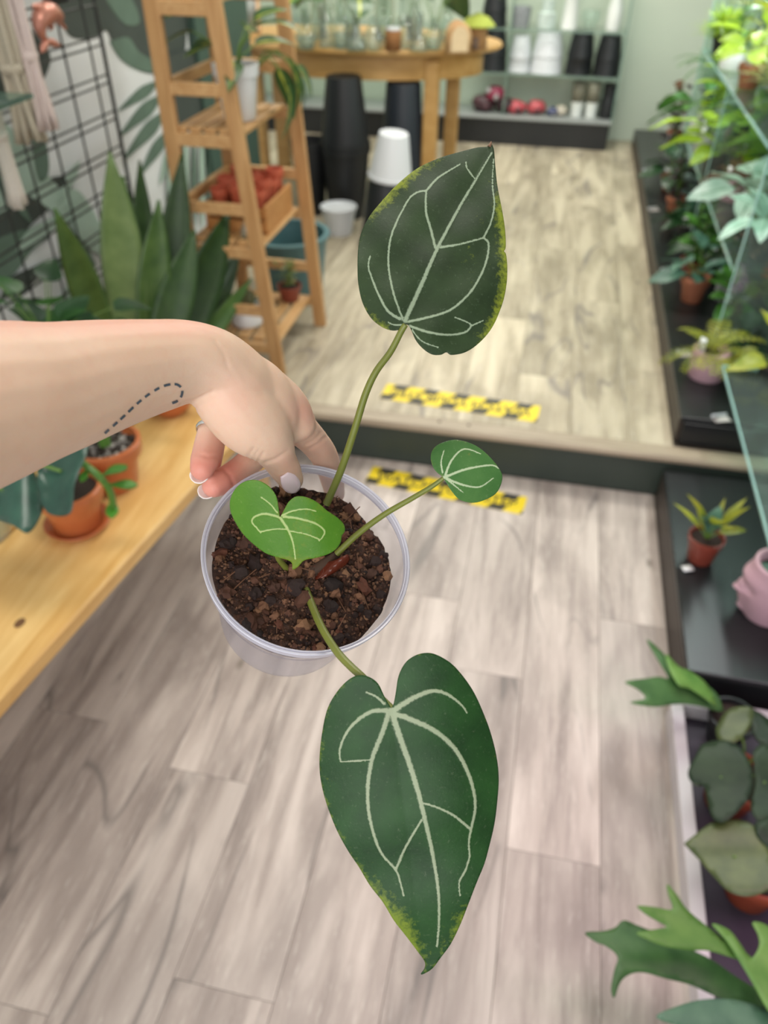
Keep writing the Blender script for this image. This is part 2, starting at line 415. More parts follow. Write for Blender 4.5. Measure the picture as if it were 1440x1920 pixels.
for i, (bx, by, tx, ty, w, mt) in enumerate([(-20, 300, 60, 420, 14, MG), (30, 470, 120, 400, 16, MP), (0, 560, 90, 490, 18, MD), (70, 520, 150, 470, 12, MG), (110, 560, 190, 520, 14, MP), (150, 300, 110, 380, 9, MP), (130, 440, 180, 500, 14, MG), (20, 120, 70, 160, 12, MG)]):
    d = Vector((tx - bx, ty - by)); nn = Vector((-d.y, d.x)).normalized() * w
    print_leaf([(bx, by), (bx + d.x * .35 + nn.x, by + d.y * .35 + nn.y), (bx + d.x * .75 + nn.x * .6, by + d.y * .75 + nn.y * .6), (tx, ty), (bx + d.x * .75 - nn.x * .5, by + d.y * .75 - nn.y * .5), (bx + d.x * .35 - nn.x, by + d.y * .35 - nn.y)], mt)

print_leaf([(292, 120), (330, 100), (380, 90), (420, 120), (410, 200), (372, 238), (330, 225), (305, 180)], MD)
for i in range(6):
    x = 318 + 15 * i; print_leaf([(x, 215 + 4 * i), (x + 5, 290), (x + 6, 370), (x + 2, 430), (x - 3, 370), (x - 3, 290)], (MP, MG)[i % 2])
# ================================================================== FOREGROUND: ANTHURIUM IN A CLEAR POT
POT_TOP = dep(579, 1038, 0.46); POT_BOT = dep(538, 1150, 0.545)
PAX = (POT_TOP - POT_BOT).normalized(); PH = (POT_TOP - POT_BOT).length
PQ = Vector((0, 0, 1)).rotation_difference(PAX)
PM = Matrix.Translation(POT_BOT) @ PQ.to_matrix().to_4x4()
plant = thing('potted_anthurium', 'velvety dark green anthurium with white veins in a clear plastic pot held in the hand', 'plant', POT_BOT)
# clear milky polypropylene
t = NT('milky clear plastic')
tr = t.add('ShaderNodeBsdfTransparent'); tr.inputs[0].default_value = (0.93, 0.93, 0.96, 1)
df = t.add('ShaderNodeBsdfDiffuse'); df.inputs[0].default_value = lin('#d6d2de')
tl = t.add('ShaderNodeBsdfTranslucent'); tl.inputs[0].default_value = lin('#d2cedc')
gl = t.add('ShaderNodeBsdfGlossy'); gl.inputs['Roughness'].default_value = 0.12
fr_ = facing(t, 0.04, 0.35)
a1 = t.add('ShaderNodeMixShader'); a1.inputs[0].default_value = 0.5; t.link(df.outputs[0], a1.inputs[1]); t.link(tl.outputs[0], a1.inputs[2])
a2 = t.add('ShaderNodeMixShader'); a2.inputs[0].default_value = 0.2; t.link(tr.outputs[0], a2.inputs[1]); t.link(a1.outputs[0], a2.inputs[2])
a3 = t.add('ShaderNodeMixShader'); t.link(fr_, a3.inputs[0]); t.link(a2.outputs[0], a3.inputs[1]); t.link(gl.outputs[0], a3.inputs[2])
t.link(a3.outputs[0], t.out.inputs['Surface']); PLAST = t.m
t = NT('milky plastic rim')
tr = t.add('ShaderNodeBsdfTransparent'); tr.inputs[0].default_value = (0.95, 0.95, 0.98, 1)
t.set(Base_Color='#dcdae6', Roughness=0.15); mm = t.add('ShaderNodeMixShader'); mm.inputs[0].default_value = 0.6
t.link(tr.outputs[0], mm.inputs[1]); t.link(t.b.outputs[0], mm.inputs[2]); t.link(mm.outputs[0], t.out.inputs['Surface']); PRIM = t.m
g = G(); h = PH
g.lathe([(0.0, 0.004), (0.02, 0.0035), (0.040, 0.001), (0.0445, 0.0005), (0.0465, 0.0025), (0.0475, 0.010), (0.0545, h - 0.034), (0.0556, h - 0.0335), (0.0598, h - 0.004)], 96).xf(PM)
pot = obj('pot', g, PLAST, plant); tag(pot, 'clear milky plastic pot')
g = G().lathe([(0.0598, h - 0.0045), (0.0612, h - 0.0085), (0.0618, h - 0.0085), (0.0624, h - 0.003), (0.0630, h - 0.0006), (0.0625, h), (0.0616, h - 0.0003), (0.0611, h - 0.0014), (0.0606, h - 0.0002), (0.0600, h - 0.0006), (0.0598, h - 0.0045)], 128).xf(PM)
obj('rim', g, PRIM, pot)
# soil plug
t = NT('bark potting mix'); v = t.coords((1, 1, 1), rnd=False)
n1 = t.noise(v, 260, 5, 0.7); n2 = t.noise(v, 60, 3)
c = t.ramp(n1, [(0.25, '#1d120d'), (0.45, '#3a2318'), (0.62, '#5a3825'), (0.8, '#8a6046')]); c = t.mix(t.ramp(n2, [(0.4, 0.0), (0.7, 0.6)]), c, '#23150f')
t.link(c, t.b.inputs['Base Color']); t.set(Roughness=0.85); t.bump(n1, 0.8, 0.004); SOILM = t.m
rg = random.Random(5); g = G(); zs = h - 0.0185; N = 110; Rr = 0.0555
def soil_z(x, y):
    r = math.hypot(x, y)
    e = noise.noise((x * 60, y * 60, 1.3)) * 0.0045 + noise.noise((x * 160, y * 160, 4.3)) * 0.0034 + noise.noise((x * 420, y * 420, 9.0)) * 0.0018
    return zs + e + 0.003 * (1 - (r / Rr) ** 2) + (0.004 * x / Rr)*-1
o0 = len(g.v); ring = []
for i in range(0, 46):
    rr = Rr * i / 45
    for k in range(N):
        a = 2 * PI * k / N; wob = 1 + 0.03 * noise.noise((math.cos(a) * 3, math.sin(a) * 3, 2)) * (i / 45)
        x, y = rr * wob * math.cos(a), rr * wob * math.sin(a); g.v.append(Vector((x, y, soil_z(x, y))))
for j, (rf, zz) in enumerate(((0.99, -0.006), (0.96, -0.016), (0.86, -0.026), (0.55, -0.031), (0.0, -0.032))):
    for k in range(N):
        a = 2 * PI * k / N; g.v.append(Vector((Rr * rf * math.cos(a), Rr * rf * math.sin(a), zs + zz + 0.002 * noise.noise((k * .4, j, 0)))))
for i in range(50):
    for k in range(N):
        l = (k + 1) % N; g.f.append((i * N + k, i * N + l, (i + 1) * N + l, (i + 1) * N + k))
g.xf(PM); soil = obj('soil', g, SOILM, plant); tag(soil, 'dark brown chunky bark potting mix')
def chunk_mesh(i, col, sub=2, jit=0.30):
    gg = G(); r2 = random.Random(i); gg.ico((0, 0, 0), 1.0, sub, jit, r2, (1.0, 0.72 + 0.2 * r2.random(), 0.55 + 0.25 * r2.random()))
    return gg.mesh('bark_chunk', plain('bark ' + col, col, 0.75, 0.5, 700, bump=0.4), False)
CH = [chunk_mesh(i, c) for i, c in enumerate(('#4a2d20', '#5f3b2a', '#2c1a15', '#7d563e', '#52301f', '#8d6548', '#23140f', '#643826'))]
for i in range(290):
    rr = Rr * 0.97 * math.sqrt(rg.random()); a = rg.uniform(0, 2 * PI); x, y = rr * math.cos(a), rr * math.sin(a)
    s = rg.choice((0.0014, 0.0018, 0.0022, 0.003, 0.0042)) * rg.uniform(0.8, 1.2)
    if rg.random() < 0.04: s = 0.006
    m = PM @ Matrix.Translation((x, y, soil_z(x, y) + s * 0.12)) @ Quaternion((rg.gauss(0, 1), rg.gauss(0, 1), rg.gauss(0, 1), rg.gauss(0, 1))).normalized().to_matrix().to_4x4() @ Matrix.Scale(s, 4)
    inst('bark_chunk', rg.choice(CH), soil, Matrix.Translation(-POT_BOT) @ m)
gs = [G(), G(), G()]
for i in range(2600):
    rr = Rr * 0.985 * math.sqrt(rg.random()); a = rg.uniform(0, 2 * PI); x, y = rr * math.cos(a), rr * math.sin(a); s = rg.uniform(0.0005, 0.0014)
    gs[i % 3].ico((x, y, soil_z(x, y) + s * 0.5), s, 1, 0.3, rg, (rg.uniform(.6, 1.2), rg.uniform(.6, 1.2), rg.uniform(.5, 1)))
for q, c in zip(gs, ('#3b2419', '#4f3123', '#6e4d38')):
    tag(obj('soil_crumbs', q.xf(PM), plain('crumb ' + c, c, 0.85, 0.4, 500), soil, False), kind='stuff')
g = G()
for i in range(26):
    rr = Rr * 0.9 * math.sqrt(rg.random()); a = rg.uniform(0, 2 * PI); x, y = rr * math.cos(a), rr * math.sin(a); th = rg.uniform(0, PI); L = rg.uniform(.004, .011)
    g.tube([Vector((x + (k - 1) * L * math.cos(th), y + (k - 1) * L * math.sin(th), soil_z(x, y) + .001 + .0012 * (k == 1))) for k in range(3)], 0.00035, 5)
tag(obj('bark_fibres', g.xf(PM), plain('fibre', '#6e4a35', 0.8, 0.3, 200), soil), kind='stuff')
# ---- leaf blades
def anth_mat(name, c1, c2, vein, yell, rough, ystrength):
    t = NT(name); v = t.coords((1, 1, 1), rnd=False)
    at = t.add('ShaderNodeAttribute', attribute_name='vein'); ae = t.add('ShaderNodeAttribute', attribute_name='yellow')
    nf = t.noise(v, 650, 4, 0.7); nm = t.noise(v, 45, 4); ns = t.noise(v, 420, 4, 0.7)
    c = t.mix(t.ramp(nm, [(0.3, 0.0), (0.7, 1.0)]), c1, c2)
    c = t.mix(t.ramp(ns, [(0.60, 0.0), (0.78, 0.18)]), c, vein)
    ym = t.add('ShaderNodeMath', operation='MULTIPLY_ADD'); ym.inputs[1].default_value = 2.2; ym.inputs[2].default_value = -1.15
    t.link(t.noise(v, 300, 5, 0.7), ym.inputs[0]); y2 = t.add('ShaderNodeMath', operation='ADD'); t.link(ym.outputs[0], y2.inputs[0]); t.link(ae.outputs['Fac'], y2.inputs[1])
    c = t.mix(t.ramp(y2.outputs[0], [(0.35, 0.0), (1.15, ystrength)]), c, yell)
    vm = t.add('ShaderNodeMath', operation='MULTIPLY_ADD'); vm.inputs[1].default_value = 0.8; t.link(nf, vm.inputs[0]); t.link(at.outputs['Fac'], vm.inputs[2])
    c = t.mix(t.ramp(vm.outputs[0], [(0.66, 0.0), (0.88, 0.42), (1.2, 0.85)]), c, vein)
    t.link(c, t.b.inputs['Base Color']); t.set(Roughness=rough); t.b.inputs['Specular IOR Level'].default_value = 0.26
    t.b.inputs['Sheen Weight'].default_value = 0.05; t.b.inputs['Sheen Roughness'].default_value = 0.4
    t.bump(vm.outputs[0], 0.12, 0.002)
    tl = t.add('ShaderNodeBsdfTranslucent'); t.link(c, tl.inputs[0]); ms = t.add('ShaderNodeMixShader'); ms.inputs[0].default_value = 0.16
    t.link(t.b.outputs[0], ms.inputs[1]); t.link(tl.outputs[0], ms.inputs[2]); t.link(ms.outputs[0], t.out.inputs['Surface']); return t.m
def seg_d(p, a, b):
    ax, ay = a[0], a[1]; dx, dy = b[0] - ax, b[1] - ay; L = dx * dx + dy * dy
    u = max(0, min(1, ((p[0] - ax) * dx + (p[1] - ay) * dy) / L)) if L else 0
    return math.hypot(p[0] - ax - u * dx, p[1] - ay - u * dy), u
def blade(outl, org, sc, veins, place, step, mat, parent, yfun, label):
    cv = lambda q: (org[0] + q[0] * sc, org[1] + q[1] * sc)
    VL = []; EX = []
    for pts, w0, w1 in veins:
        c = crv([cv(q) for q in pts], 12); n = len(c); EX += c[1:-1]
        for i in range(n - 1): VL.append((c[i], c[i + 1], (w0 + (w1 * 0.6 - w0) * i / n) * sc * 0.74, min(c[i][0], c[i + 1][0]) - 12, max(c[i][0], c[i + 1][0]) + 12, min(c[i][1], c[i + 1][1]) - 12, max(c[i][1], c[i + 1][1]) + 12))
    g = outline_mesh([cv(q) for q in outl], place, step, 'leaf', mat, closed_n=5, extra=EX)
    vein = []; yel = []
    for p in g.p2:
        m = 0.0
        for a, b, w, x0, x1, y0, y1 in VL:
            if x0 < p[0] < x1 and y0 < p[1] < y1:
                d, u = seg_d(p, a, b); m = max(m, 1 - d / (w * 0.95 + 0.6))
        vein.append(max(0, m))
        de = min((p[0] - q[0]) ** 2 + (p[1] - q[1]) ** 2 for q in g.outline) ** 0.5
        yel.append(yfun(p[0], p[1], de))
    o = obj('leaf', g, mat, parent, True, autos=False); me = o.data
    me.attributes.new('vein', 'FLOAT', 'POINT').data.foreach_set('value', vein)
    me.attributes.new('yellow', 'FLOAT', 'POINT').data.foreach_set('value', yel)
    md = o.modifiers.new('thickness', 'SOLIDIFY'); md.thickness = 0.0005; md.offset = -1
    tag(o, label); return o
STEM = plain('olive petiole', '#6e7430', 0.4, 0.18, 60)
def petiole(pts, r0, r1, label=None):
    c = crv(pts, 8); n = len(c); g = G(); g.tube([dep(*p) for p in c], [r0 + (r1 - r0) * i / (n - 1) for i in range(n)], 12)
    return obj('petiole', g, STEM, plant)
def gauss(x, y, cx, cy, r): return math.exp(-((x - cx) ** 2 + (y - cy) ** 2) / (r * r))
# big upright leaf
M1 = anth_mat('velvet leaf', '#25341e', '#334529', '#9fae93', '#8f9a2e', 0.5, 0.8)
UP = [(1190, 75), (1212, 130), (1222, 250), (1240, 420), (1275, 600), (1300, 760), (1306, 900), (1292, 935), (1308, 960), (1318, 1060), (1312, 1200), (1280, 1350), (1210, 1520), (1120, 1640), (1000, 1730), (880, 1758), (836, 1738), (790, 1758), (720, 1755), (650, 1710), (590, 1640), (550, 1550), (518, 1516), (475, 1552), (410, 1565), (330, 1540), (240, 1470), (170, 1350), (135, 1200), (128, 1050), (135, 900), (165, 770), (230, 650), (320, 540), (440, 410), (600, 280), (780, 195), (950, 145), (1080, 112), (1165, 104)]
UV_ = [([(505, 1490), (650, 1170), (760, 920), (930, 600), (1060, 380), (1195, 150)], 40, 14),
       ([(745, 905), (710, 760), (675, 640), (670, 540), (675, 455)], 22, 22), ([(675, 455), (760, 360), (850, 300), (945, 245)], 18, 8),
       ([(675, 455), (600, 470), (530, 530), (450, 680), (395, 820), (375, 960), (380, 1100), (420, 1290), (490, 1480)], 12, 26),
       ([(465, 1475), (370, 1410), (300, 1290), (250, 1170), (215, 1060), (230, 970)], 24, 8),
       ([(790, 905), (940, 880), (1130, 830)], 20, 16), ([(1130, 830), (1190, 700), (1215, 560), (1200, 400), (1210, 200)], 14, 6),
       ([(1130, 830), (1170, 880), (1150, 1020), (1090, 1160), (1000, 1290), (850, 1410), (650, 1470), (530, 1495)], 14, 34),
       ([(540, 1530), (700, 1580), (850, 1600), (980, 1580), (1030, 1530), (1000, 1500), (900, 1460)], 22, 7), ([(1030, 1530), (1130, 1485)], 9, 5),
       ([(560, 1560), (640, 1650), (770, 1700)], 7, 4), ([(1060, 360), (1000, 280), (990, 230)], 7, 4), ([(500, 1520), (420, 1520), (370, 1500)], 8, 4)]
def pl_up(x, y):
    # axis from sinus (760,608) to tip (920,268)
    u = ((x - 760) * 160 + (y - 608) * -340) / (160 ** 2 + 340 ** 2); s = ((x - 760) * 340 + (y - 608) * 160) / 376 / 170
    return dep(x, y, 0.418 + 0.030 * u + 0.014 * (u - .4) ** 2 + 0.010 * s * s - 0.004 * abs(s) + 0.0012 * math.sin(x * .045) * math.cos(y * .05))
def y_up(x, y, e):
    edge = max(0, 1 - e / 26)
    right = max(0, min(1, (x - 880) / 40)) * max(0, min(1, (y - 330) / 60))
    left = max(0, min(1, (850 - x) / 80)) * max(0, min(1, (430 - y) / 50)) + 0.7 * max(0, min(1, (y - 560) / 50)) * (x < 730)
    return edge * max(right, left) * 1.0 + 0.30 * (gauss(x, y, 885, 490, 40) + gauss(x, y, 905, 412, 18) + gauss(x, y, 768, 420, 12)) + 0.12 * edge
blade(UP, (640, 250), 340 / 1440, UV_, pl_up, 3.4, M1, plant, y_up, 'dark heart-shaped upright leaf with pale veins and yellowed margin')
gt = G().tube([pl_up(917, 275), pl_up(920, 270), pl_up(921, 265)], [0.0011, 0.0008, 0.0002], 6); obj('leaf_tip', gt, plain('dried brown tip', '#7a5a46', 0.8), plant)
petiole([(612, 945, .478), (640, 880, .466), (665, 805, .452), (685, 740, .442), (705, 697, .435), (732, 660, .427), (752, 622, .4205), (760, 609, .4186)], 0.0024, 0.0016)
# big drooping leaf
M2 = anth_mat('velvet leaf older', '#1d3b1b', '#294f24', '#a9b294', '#7e8f2c', 0.42, 0.85)
LO = [(475, 372), (440, 310), (405, 240), (360, 205), (310, 193), (255, 210), (190, 270), (130, 370), (100, 500), (84, 650), (92, 770), (125, 900), (180, 1040), (240, 1150), (300, 1240), (360, 1340), (430, 1430), (490, 1530), (560, 1620), (620, 1700), (658, 1755), (657, 1795), (638, 1825), (668, 1815), (705, 1788), (745, 1735), (800, 1660), (850, 1560), (890, 1460), (940, 1330), (985, 1220), (1015, 1110), (1040, 1000), (1055, 880), (1063, 750), (1050, 630), (1020, 510), (980, 400), (930, 290), (870, 200), (800, 125), (720, 80), (660, 72), (600, 90), (550, 130), (515, 200), (500, 290), (488, 350)]
LV = [([(475, 385), (520, 520), (570, 660), (620, 820), (655, 960), (690, 1110), (720, 1270), (735, 1400), (737, 1540), (725, 1680)], 40, 14),
      ([(462, 395), (430, 500), (375, 640), (350, 780), (350, 910), (375, 1040), (420, 1160), (500, 1255), (525, 1320), (545, 1400)], 32, 8),
      ([(500, 1255), (560, 1120), (640, 985)], 14, 18), ([(455, 385), (370, 390), (290, 440), (230, 510), (195, 600), (200, 665)], 30, 6),
      ([(488, 400), (600, 440), (720, 500), (820, 590), (880, 690), (920, 800), (935, 910), (915, 1020), (900, 1100), (905, 1180)], 36, 9),
      ([(905, 1030), (820, 960), (730, 915), (650, 890)], 16, 12), ([(905, 1180), (880, 1260), (848, 1320), (852, 1400)], 8, 4),
      ([(495, 380), (590, 320), (690, 280), (770, 290), (855, 350), (890, 400)], 38, 5), ([(440, 350), (395, 310), (340, 285)], 16, 5), ([(195, 665), (280, 660), (360, 655)], 4, 4)]
def pl_lo(x, y):
    u = ((x - 735) * 60 + (y - 1330) * 470) / (60 ** 2 + 470 ** 2); s = ((x - 735) * 470 - (y - 1330) * 60) / 474 / 165
    return dep(x, y, 0.398 + 0.006 * u + 0.022 * max(0, u - .25) ** 2 - 0.006 * abs(s) + 0.014 * s * s + 0.006 * min(0, u) + 0.001 * math.sin(y * .035 + x * .01))
def y_lo(x, y, e):
    return max(0, 1 - e / 42) * (gauss(x, y, 770, 1730, 70) * 1.25 + gauss(x, y, 870, 1730, 35) * .5 + 0.45 * gauss(x, y, 712, 1650, 60)) + 0.32 * max(0, 1 - e / 20) * max(0, min(1, (700 - x) / 60)) + 0.25 * max(0, 1 - e / 9)
blade(LO, (570, 1200), 390 / 1135, LV, pl_lo, 3.9, M2, plant, y_lo, 'long dark heart-shaped leaf hanging below the pot, yellowing near its tip')
petiole([(566, 1085, .476), (585, 1135, .455), (605, 1180, .436), (632, 1222, .417), (658, 1250, .408), (682, 1272, .404), (710, 1305, .4025), (735, 1329, .3995)], 0.0024, 0.0019)
# light green young leaf over the soil
M3 = anth_mat('young leaf', '#4a7a22', '#5c8a2c', '#b9c884', '#8a8a2a', 0.3, 0.45)
YO = [(540, 492), (530, 430), (515, 360), (470, 300), (400, 265), (330, 270), (270, 310), (235, 380), (235, 450), (265, 520), (310, 590), (370, 650), (450, 710), (530, 738), (590, 755), (614, 775), (618, 812), (650, 795), (690, 755), (760, 740), (840, 715), (890, 680), (915, 640), (920, 605), (940, 570), (930, 530), (890, 490), (830, 450), (770, 400), (700, 368), (640, 365), (595, 395), (565, 445)]
YV = [([(540, 492), (590, 570), (620, 650), (634, 745)], 18, 8), ([(535, 490), (450, 470), (385, 488), (368, 520), (400, 560), (422, 588)], 16, 8), ([(420, 580), (500, 565), (590, 565)], 7, 6),
      ([(560, 487), (660, 500), (760, 530), (812, 572), (802, 610), (780, 635)], 16, 7), ([(780, 625), (700, 595), (600, 575)], 8, 7), ([(550, 480), (620, 452), (700, 440), (765, 455)], 10, 5), ([(525, 465), (480, 410), (420, 365)], 8, 5)]
def pl_yo(x, y):
    u = ((x - 525) * 25 + (y - 970) * 90) / (25 ** 2 + 90 ** 2); s = ((x - 525) * 90 - (y - 970) * 25) / 93 / 105
    return dep(x, y, 0.432 + 0.012 * u + 0.014 * s * s - 0.006 * abs(s) - 0.004 * s)
def y_yo(x, y, e): return 0.9 * gauss(x, y, 550, 1062, 28) + 0.5 * gauss(x, y, 575, 985, 45) + 0.42 * max(0, 1 - e / 12)
blade(YO, (360, 820), 440 / 1440, YV, pl_yo, 2.8, M3, plant, y_yo, 'light green young heart-shaped leaf over the soil')
petiole([(548, 1078, .476), (532, 1060, .465), (520, 1042, .455), (516, 1010, .444), (524, 972, .4335)], 0.002, 0.0015)
# small leaf at the right
M4 = anth_mat('small leaf', '#44713a', '#5a8448', '#cdd9b4', '#b39a50', 0.42, 0.4)
SM = [(527, 457), (497, 430), (482, 390), (490, 355), (520, 332), (570, 320), (620, 330), (660, 350), (700, 385), (735, 430), (743, 465), (725, 510), (690, 535), (640, 550), (590, 540), (560, 510), (540, 478)]
SV = [([(530, 458), (610, 428), (700, 413), (730, 425)], 11, 5), ([(535, 450), (555, 400), (590, 360), (620, 355), (665, 372)], 9, 4), ([(525, 440), (520, 400), (530, 360)], 7, 3), ([(540, 462), (600, 485), (660, 492), (710, 460)], 10, 4), ([(545, 468), (600, 512)], 5, 3)]
def pl_sm(x, y):
    s = ((x - 832) * .3 + (y - 895) * .95) / 60; u = (x - 832) / 110
    return dep(x, y, 0.440 + 0.006 * u + 0.006 * s * s + 0.005 * u * u)
blade(SM, (560, 660), 740 / 1440, SV, pl_sm, 2.4, M4, plant, lambda x, y, e: 0.9 * gauss(x, y, 880, 853, 5) + 0.4 * max(0, 1 - e / 7), 'small round green leaf on a thin stalk at the right of the pot')
petiole([(632, 1038, .476), (670, 1002, .468), (720, 965, .458), (775, 933, .449), (810, 912, .4435), (832, 896, .4408)], 0.0021, 0.0012)
# reddish dry sheath at the crown
SH = plain('dry red-brown sheath', '#5a2414', 0.35, 0.4, 150)
for pts in ([(585, 1075), (600, 1058), (628, 1050), (652, 1040), (655, 1052), (640, 1066), (620, 1078), (600, 1084)], [(575, 1080), (590, 1062), (604, 1060), (606, 1075), (592, 1086)]):
    g = outline_mesh(pts, lambda x, y: dep(x, y, 0.470 - 0.0035 * math.sin((x + y) * .12)), 4, 'sheath', SH)
    o = obj('sheath', g, SH, plant); m = o.modifiers.new('t', 'SOLIDIFY'); m.thickness = 0.0006
g = G().tube([dep(560, 1098, .482), dep(566, 1080, .474), dep(590, 1070, .474), dep(618, 1052, .476), dep(636, 1036, .480)], [.004, .0045, .004, .0035, .002], 10)
obj('crown', g, plain('brown crown', '#3d2718', 0.7, 0.3, 120), plant)

# ================================================================== ARM AND HAND
def chain(g, rows, n=7, tip=False, start=False):
    """rows: px, py, depth, half-width in the picture plane (m), half-width along the view (m)"""
    c = crv(rows, n); P = [dep(*q[:3]) for q in c]; Rr_ = [(max(q[3], 1e-4), max(q[4], 1e-4)) for q in c]
    if tip:
        d = (P[-1] - P[-2]).normalized(); r = Rr_[-1]; p = P[-1]
        for k in (0.35, 0.62, 0.82, 0.94, 1.0):
            f = math.sqrt(max(0.0, 1 - k * k)) if k < 1 else 0.06
            P.append(p + d * (k * (r[0] + r[1]) / 2)); Rr_.append((r[0] * f, r[1] * f))
    g.tube(P, Rr_, 20, VIEW)
hg = G()
chain(hg, [(-420, 860, .28, .044, .046), (-200, 806, .315, .040, .042), (0, 752, .348, .0352, .038), (110, 728, .367, .0306, .034), (200, 706, .384, .0272, .031), (290, 688, .402, .0237, .0285), (350, 680, .414, .0218, .0275), (400, 690, .425, .0215, .027), (440, 715, .434, .021, .026), (475, 742, .442, .019, .022)])
# metacarpals: index, middle, ring, little
chain(hg, [(385, 664, .424, .0135, .014), (455, 702, .438, .0145, .015), (512, 744, .449, .0147, .014), (540, 772, .457, .0142, .013), (556, 792, .463, .0118, .012)], tip=True)
chain(hg, [(385, 672, .436, .014, .014), (450, 715, .455, .0145, .014), (505, 775, .478, .013, .013)], tip=True)
chain(hg, [(385, 680, .444, .014, .014), (435, 715, .466, .0145, .014), (478, 765, .495, .013, .013)], tip=True)
chain(hg, [(390, 690, .448, .013, .014), (430, 720, .475, .014, .013), (455, 755, .508, .012, .012)], tip=True)
# thumb with its ball
chain(hg, [(398, 700, .424, .018, .02), (428, 738, .428, .0205, .021), (458, 775, .433, .0208, .020), (487, 806, .440, .0190, .017), (510, 836, .449, .0138, .0132), (524, 862, .457, .0103, .0102), (536, 882, .463, .0094, .0088), (546, 900, .467, .0078, .0070)], tip=True)
chain(hg, [(440, 700, .434, .016, .018), (480, 735, .441, .019, .019), (512, 775, .450, .017, .017), (532, 802, .459, .011, .012)], tip=True)
# index finger, behind the rim
chain(hg, [(540, 780, .459, .0125, .012), (566, 806, .472, .0106, .0105), (588, 828, .486, .0096, .0096), (606, 852, .500, .0092, .0092), (617, 880, .518, .0084, .0084), (624, 905, .534, .0080, .008), (628, 926, .546, .0072, .0072)], tip=True)
# ring finger (with the ring) and middle finger, curled below the thumb
chain(hg, [(470, 750, .497, .0115, .012), (430, 772, .494, .0096, .0096), (402, 800, .488, .0088, .009), (393, 828, .482, .0092, .009), (388, 850, .477, .0092, .009), (383, 866, .472, .0088, .0085), (379, 878, .4695, .0076, .0076)], tip=True)
chain(hg, [(505, 775, .478, .012, .012), (500, 812, .498, .010, .010), (482, 850, .505, .0092, .0092), (455, 877, .500, .0088, .009), (428, 897, .491, .0090, .0088), (412, 905, .485, .0086, .0084), (401, 911, .481, .0076, .0076)], tip=True)
chain(hg, [(455, 750, .508, .010, .011), (425, 775, .518, .0085, .0085), (405, 810, .520, .008, .008), (398, 845, .512, .0078, .0078), (396, 868, .503, .0068, .0068)], tip=True)
tmp = bpy.data.objects.new('tmp_hand', hg.mesh('tmp', None)); COL.objects.link(tmp)
md = tmp.modifiers.new('r', 'REMESH'); md.mode = 'VOXEL'; md.voxel_size = 0.0013; md.adaptivity = 0
md = tmp.modifiers.new('s', 'SMOOTH'); md.factor = 0.5; md.iterations = 9
bpy.context.view_layer.update()
hm = bpy.data.meshes.new_from_object(tmp.evaluated_get(bpy.context.evaluated_depsgraph_get()))
bpy.data.objects.remove(tmp); hm.name = 'arm'; hm.shade_smooth()
def to_px(p):
    c = ROT.transposed() @ (Vector(p) - EYE); return CX + FPX * c.x / -c.z, CY - FPX * c.y / -c.z, -c.z
# skin creases pressed into the surface: wrist, thumb and finger joints
CRS = [[(338, 760), (372, 748), (400, 734)], [(356, 772), (384, 756), (402, 748)], [(466, 856), (476, 842)], [(474, 861), (484, 846)], [(483, 866), (493, 850)], [(496, 868), (516, 862), (540, 846)], [(574, 834), (590, 826), (602, 812)], [(580, 842), (598, 832), (610, 820)], [(372, 850), (388, 856), (406, 856)], [(420, 880), (432, 892), (438, 908)], [(404, 640), (420, 662), (428, 690)]]
nrm_ = [Vector(v.normal) for v in hm.vertices]; off_ = []
for v in hm.vertices:
    x, y, d = to_px(v.co); m = 0.0
    if nrm_[v.index].dot(VIEW) < 0.1 and 330 < x < 640 and 620 < y < 920:
        for i, c in enumerate(CRS):
            dd = min(seg_d((x, y), c[k], c[k + 1])[0] for k in range(len(c) - 1)); m = max(m, math.exp(-(dd / 3.6) ** 2) * (0.00062 if i != 10 else 0.0003))
    off_.append(m)
for v in hm.vertices:
    if off_[v.index] > 1e-6: v.co -= nrm_[v.index] * off_[v.index]
flush_rim = []
for v in hm.vertices:
    x, y, d = to_px(v.co); f = 0.0
    f = max(f, 1.1 * max(0, min(1, (y - 790) / 90)) * max(0, min(1, (480 - x) / 50)) * (d > .447))        # curled fingers
    f = max(f, 0.55 * gauss(x, y, 575, 770, 34), 0.35 * gauss(x, y, 600, 840, 40), 0.35 * gauss(x, y, 540, 870, 30), 0.25 * gauss(x, y, 440, 740, 45))
    f = max(f, 0.55 * max(0, 1 - abs(y - 606) / 34) * (x < 420))  # pink rim of light along the forearm top, put into the skin colour
    flush_rim.append(f)
hm.attributes.new('flush_rim', 'FLOAT', 'POINT').data.foreach_set('value', flush_rim)
t = NT('fair skin'); v = t.coords((1, 1, 1), rnd=False)
n1 = t.noise(v, 18, 4); n2 = t.noise(v, 150, 4, 0.6); n3 = t.noise(v, 900, 3, 0.6)
at = t.add('ShaderNodeAttribute', attribute_name='flush_rim')
c = t.mix(t.ramp(n1, [(0.3, 0.0), (0.7, 1.0)]), '#dbb59c', '#e4c3ac'); c = t.mix(t.ramp(n2, [(0.5, 0.0), (0.8, 0.35)]), c, '#dba78f')
c = t.mix(t.ramp(at.outputs['Fac'], [(0.0, 0.0), (1.0, 0.85)]), c, '#d98a7c')
t.link(c, t.b.inputs['Base Color']); t.set(Roughness=0.48); t.b.inputs['Specular IOR Level'].default_value = 0.35
t.b.inputs['Subsurface Weight'].default_value = 0.25; t.b.inputs['Subsurface Radius'].default_value = (0.008, 0.003, 0.0015); t.b.inputs['Subsurface Scale'].default_value = 0.6
t.bump(n3, 0.10, 0.0006); SKIN = t.m
hm.materials.append(SKIN)
arm = thing('person', 'bare arm with dashed tattoo and silver ring, hand pinching the clear pot rim', 'person', dep(400, 690, .425))
hm.transform(Matrix.Translation(-arm.location)); body = obj('arm', hm, None, arm)
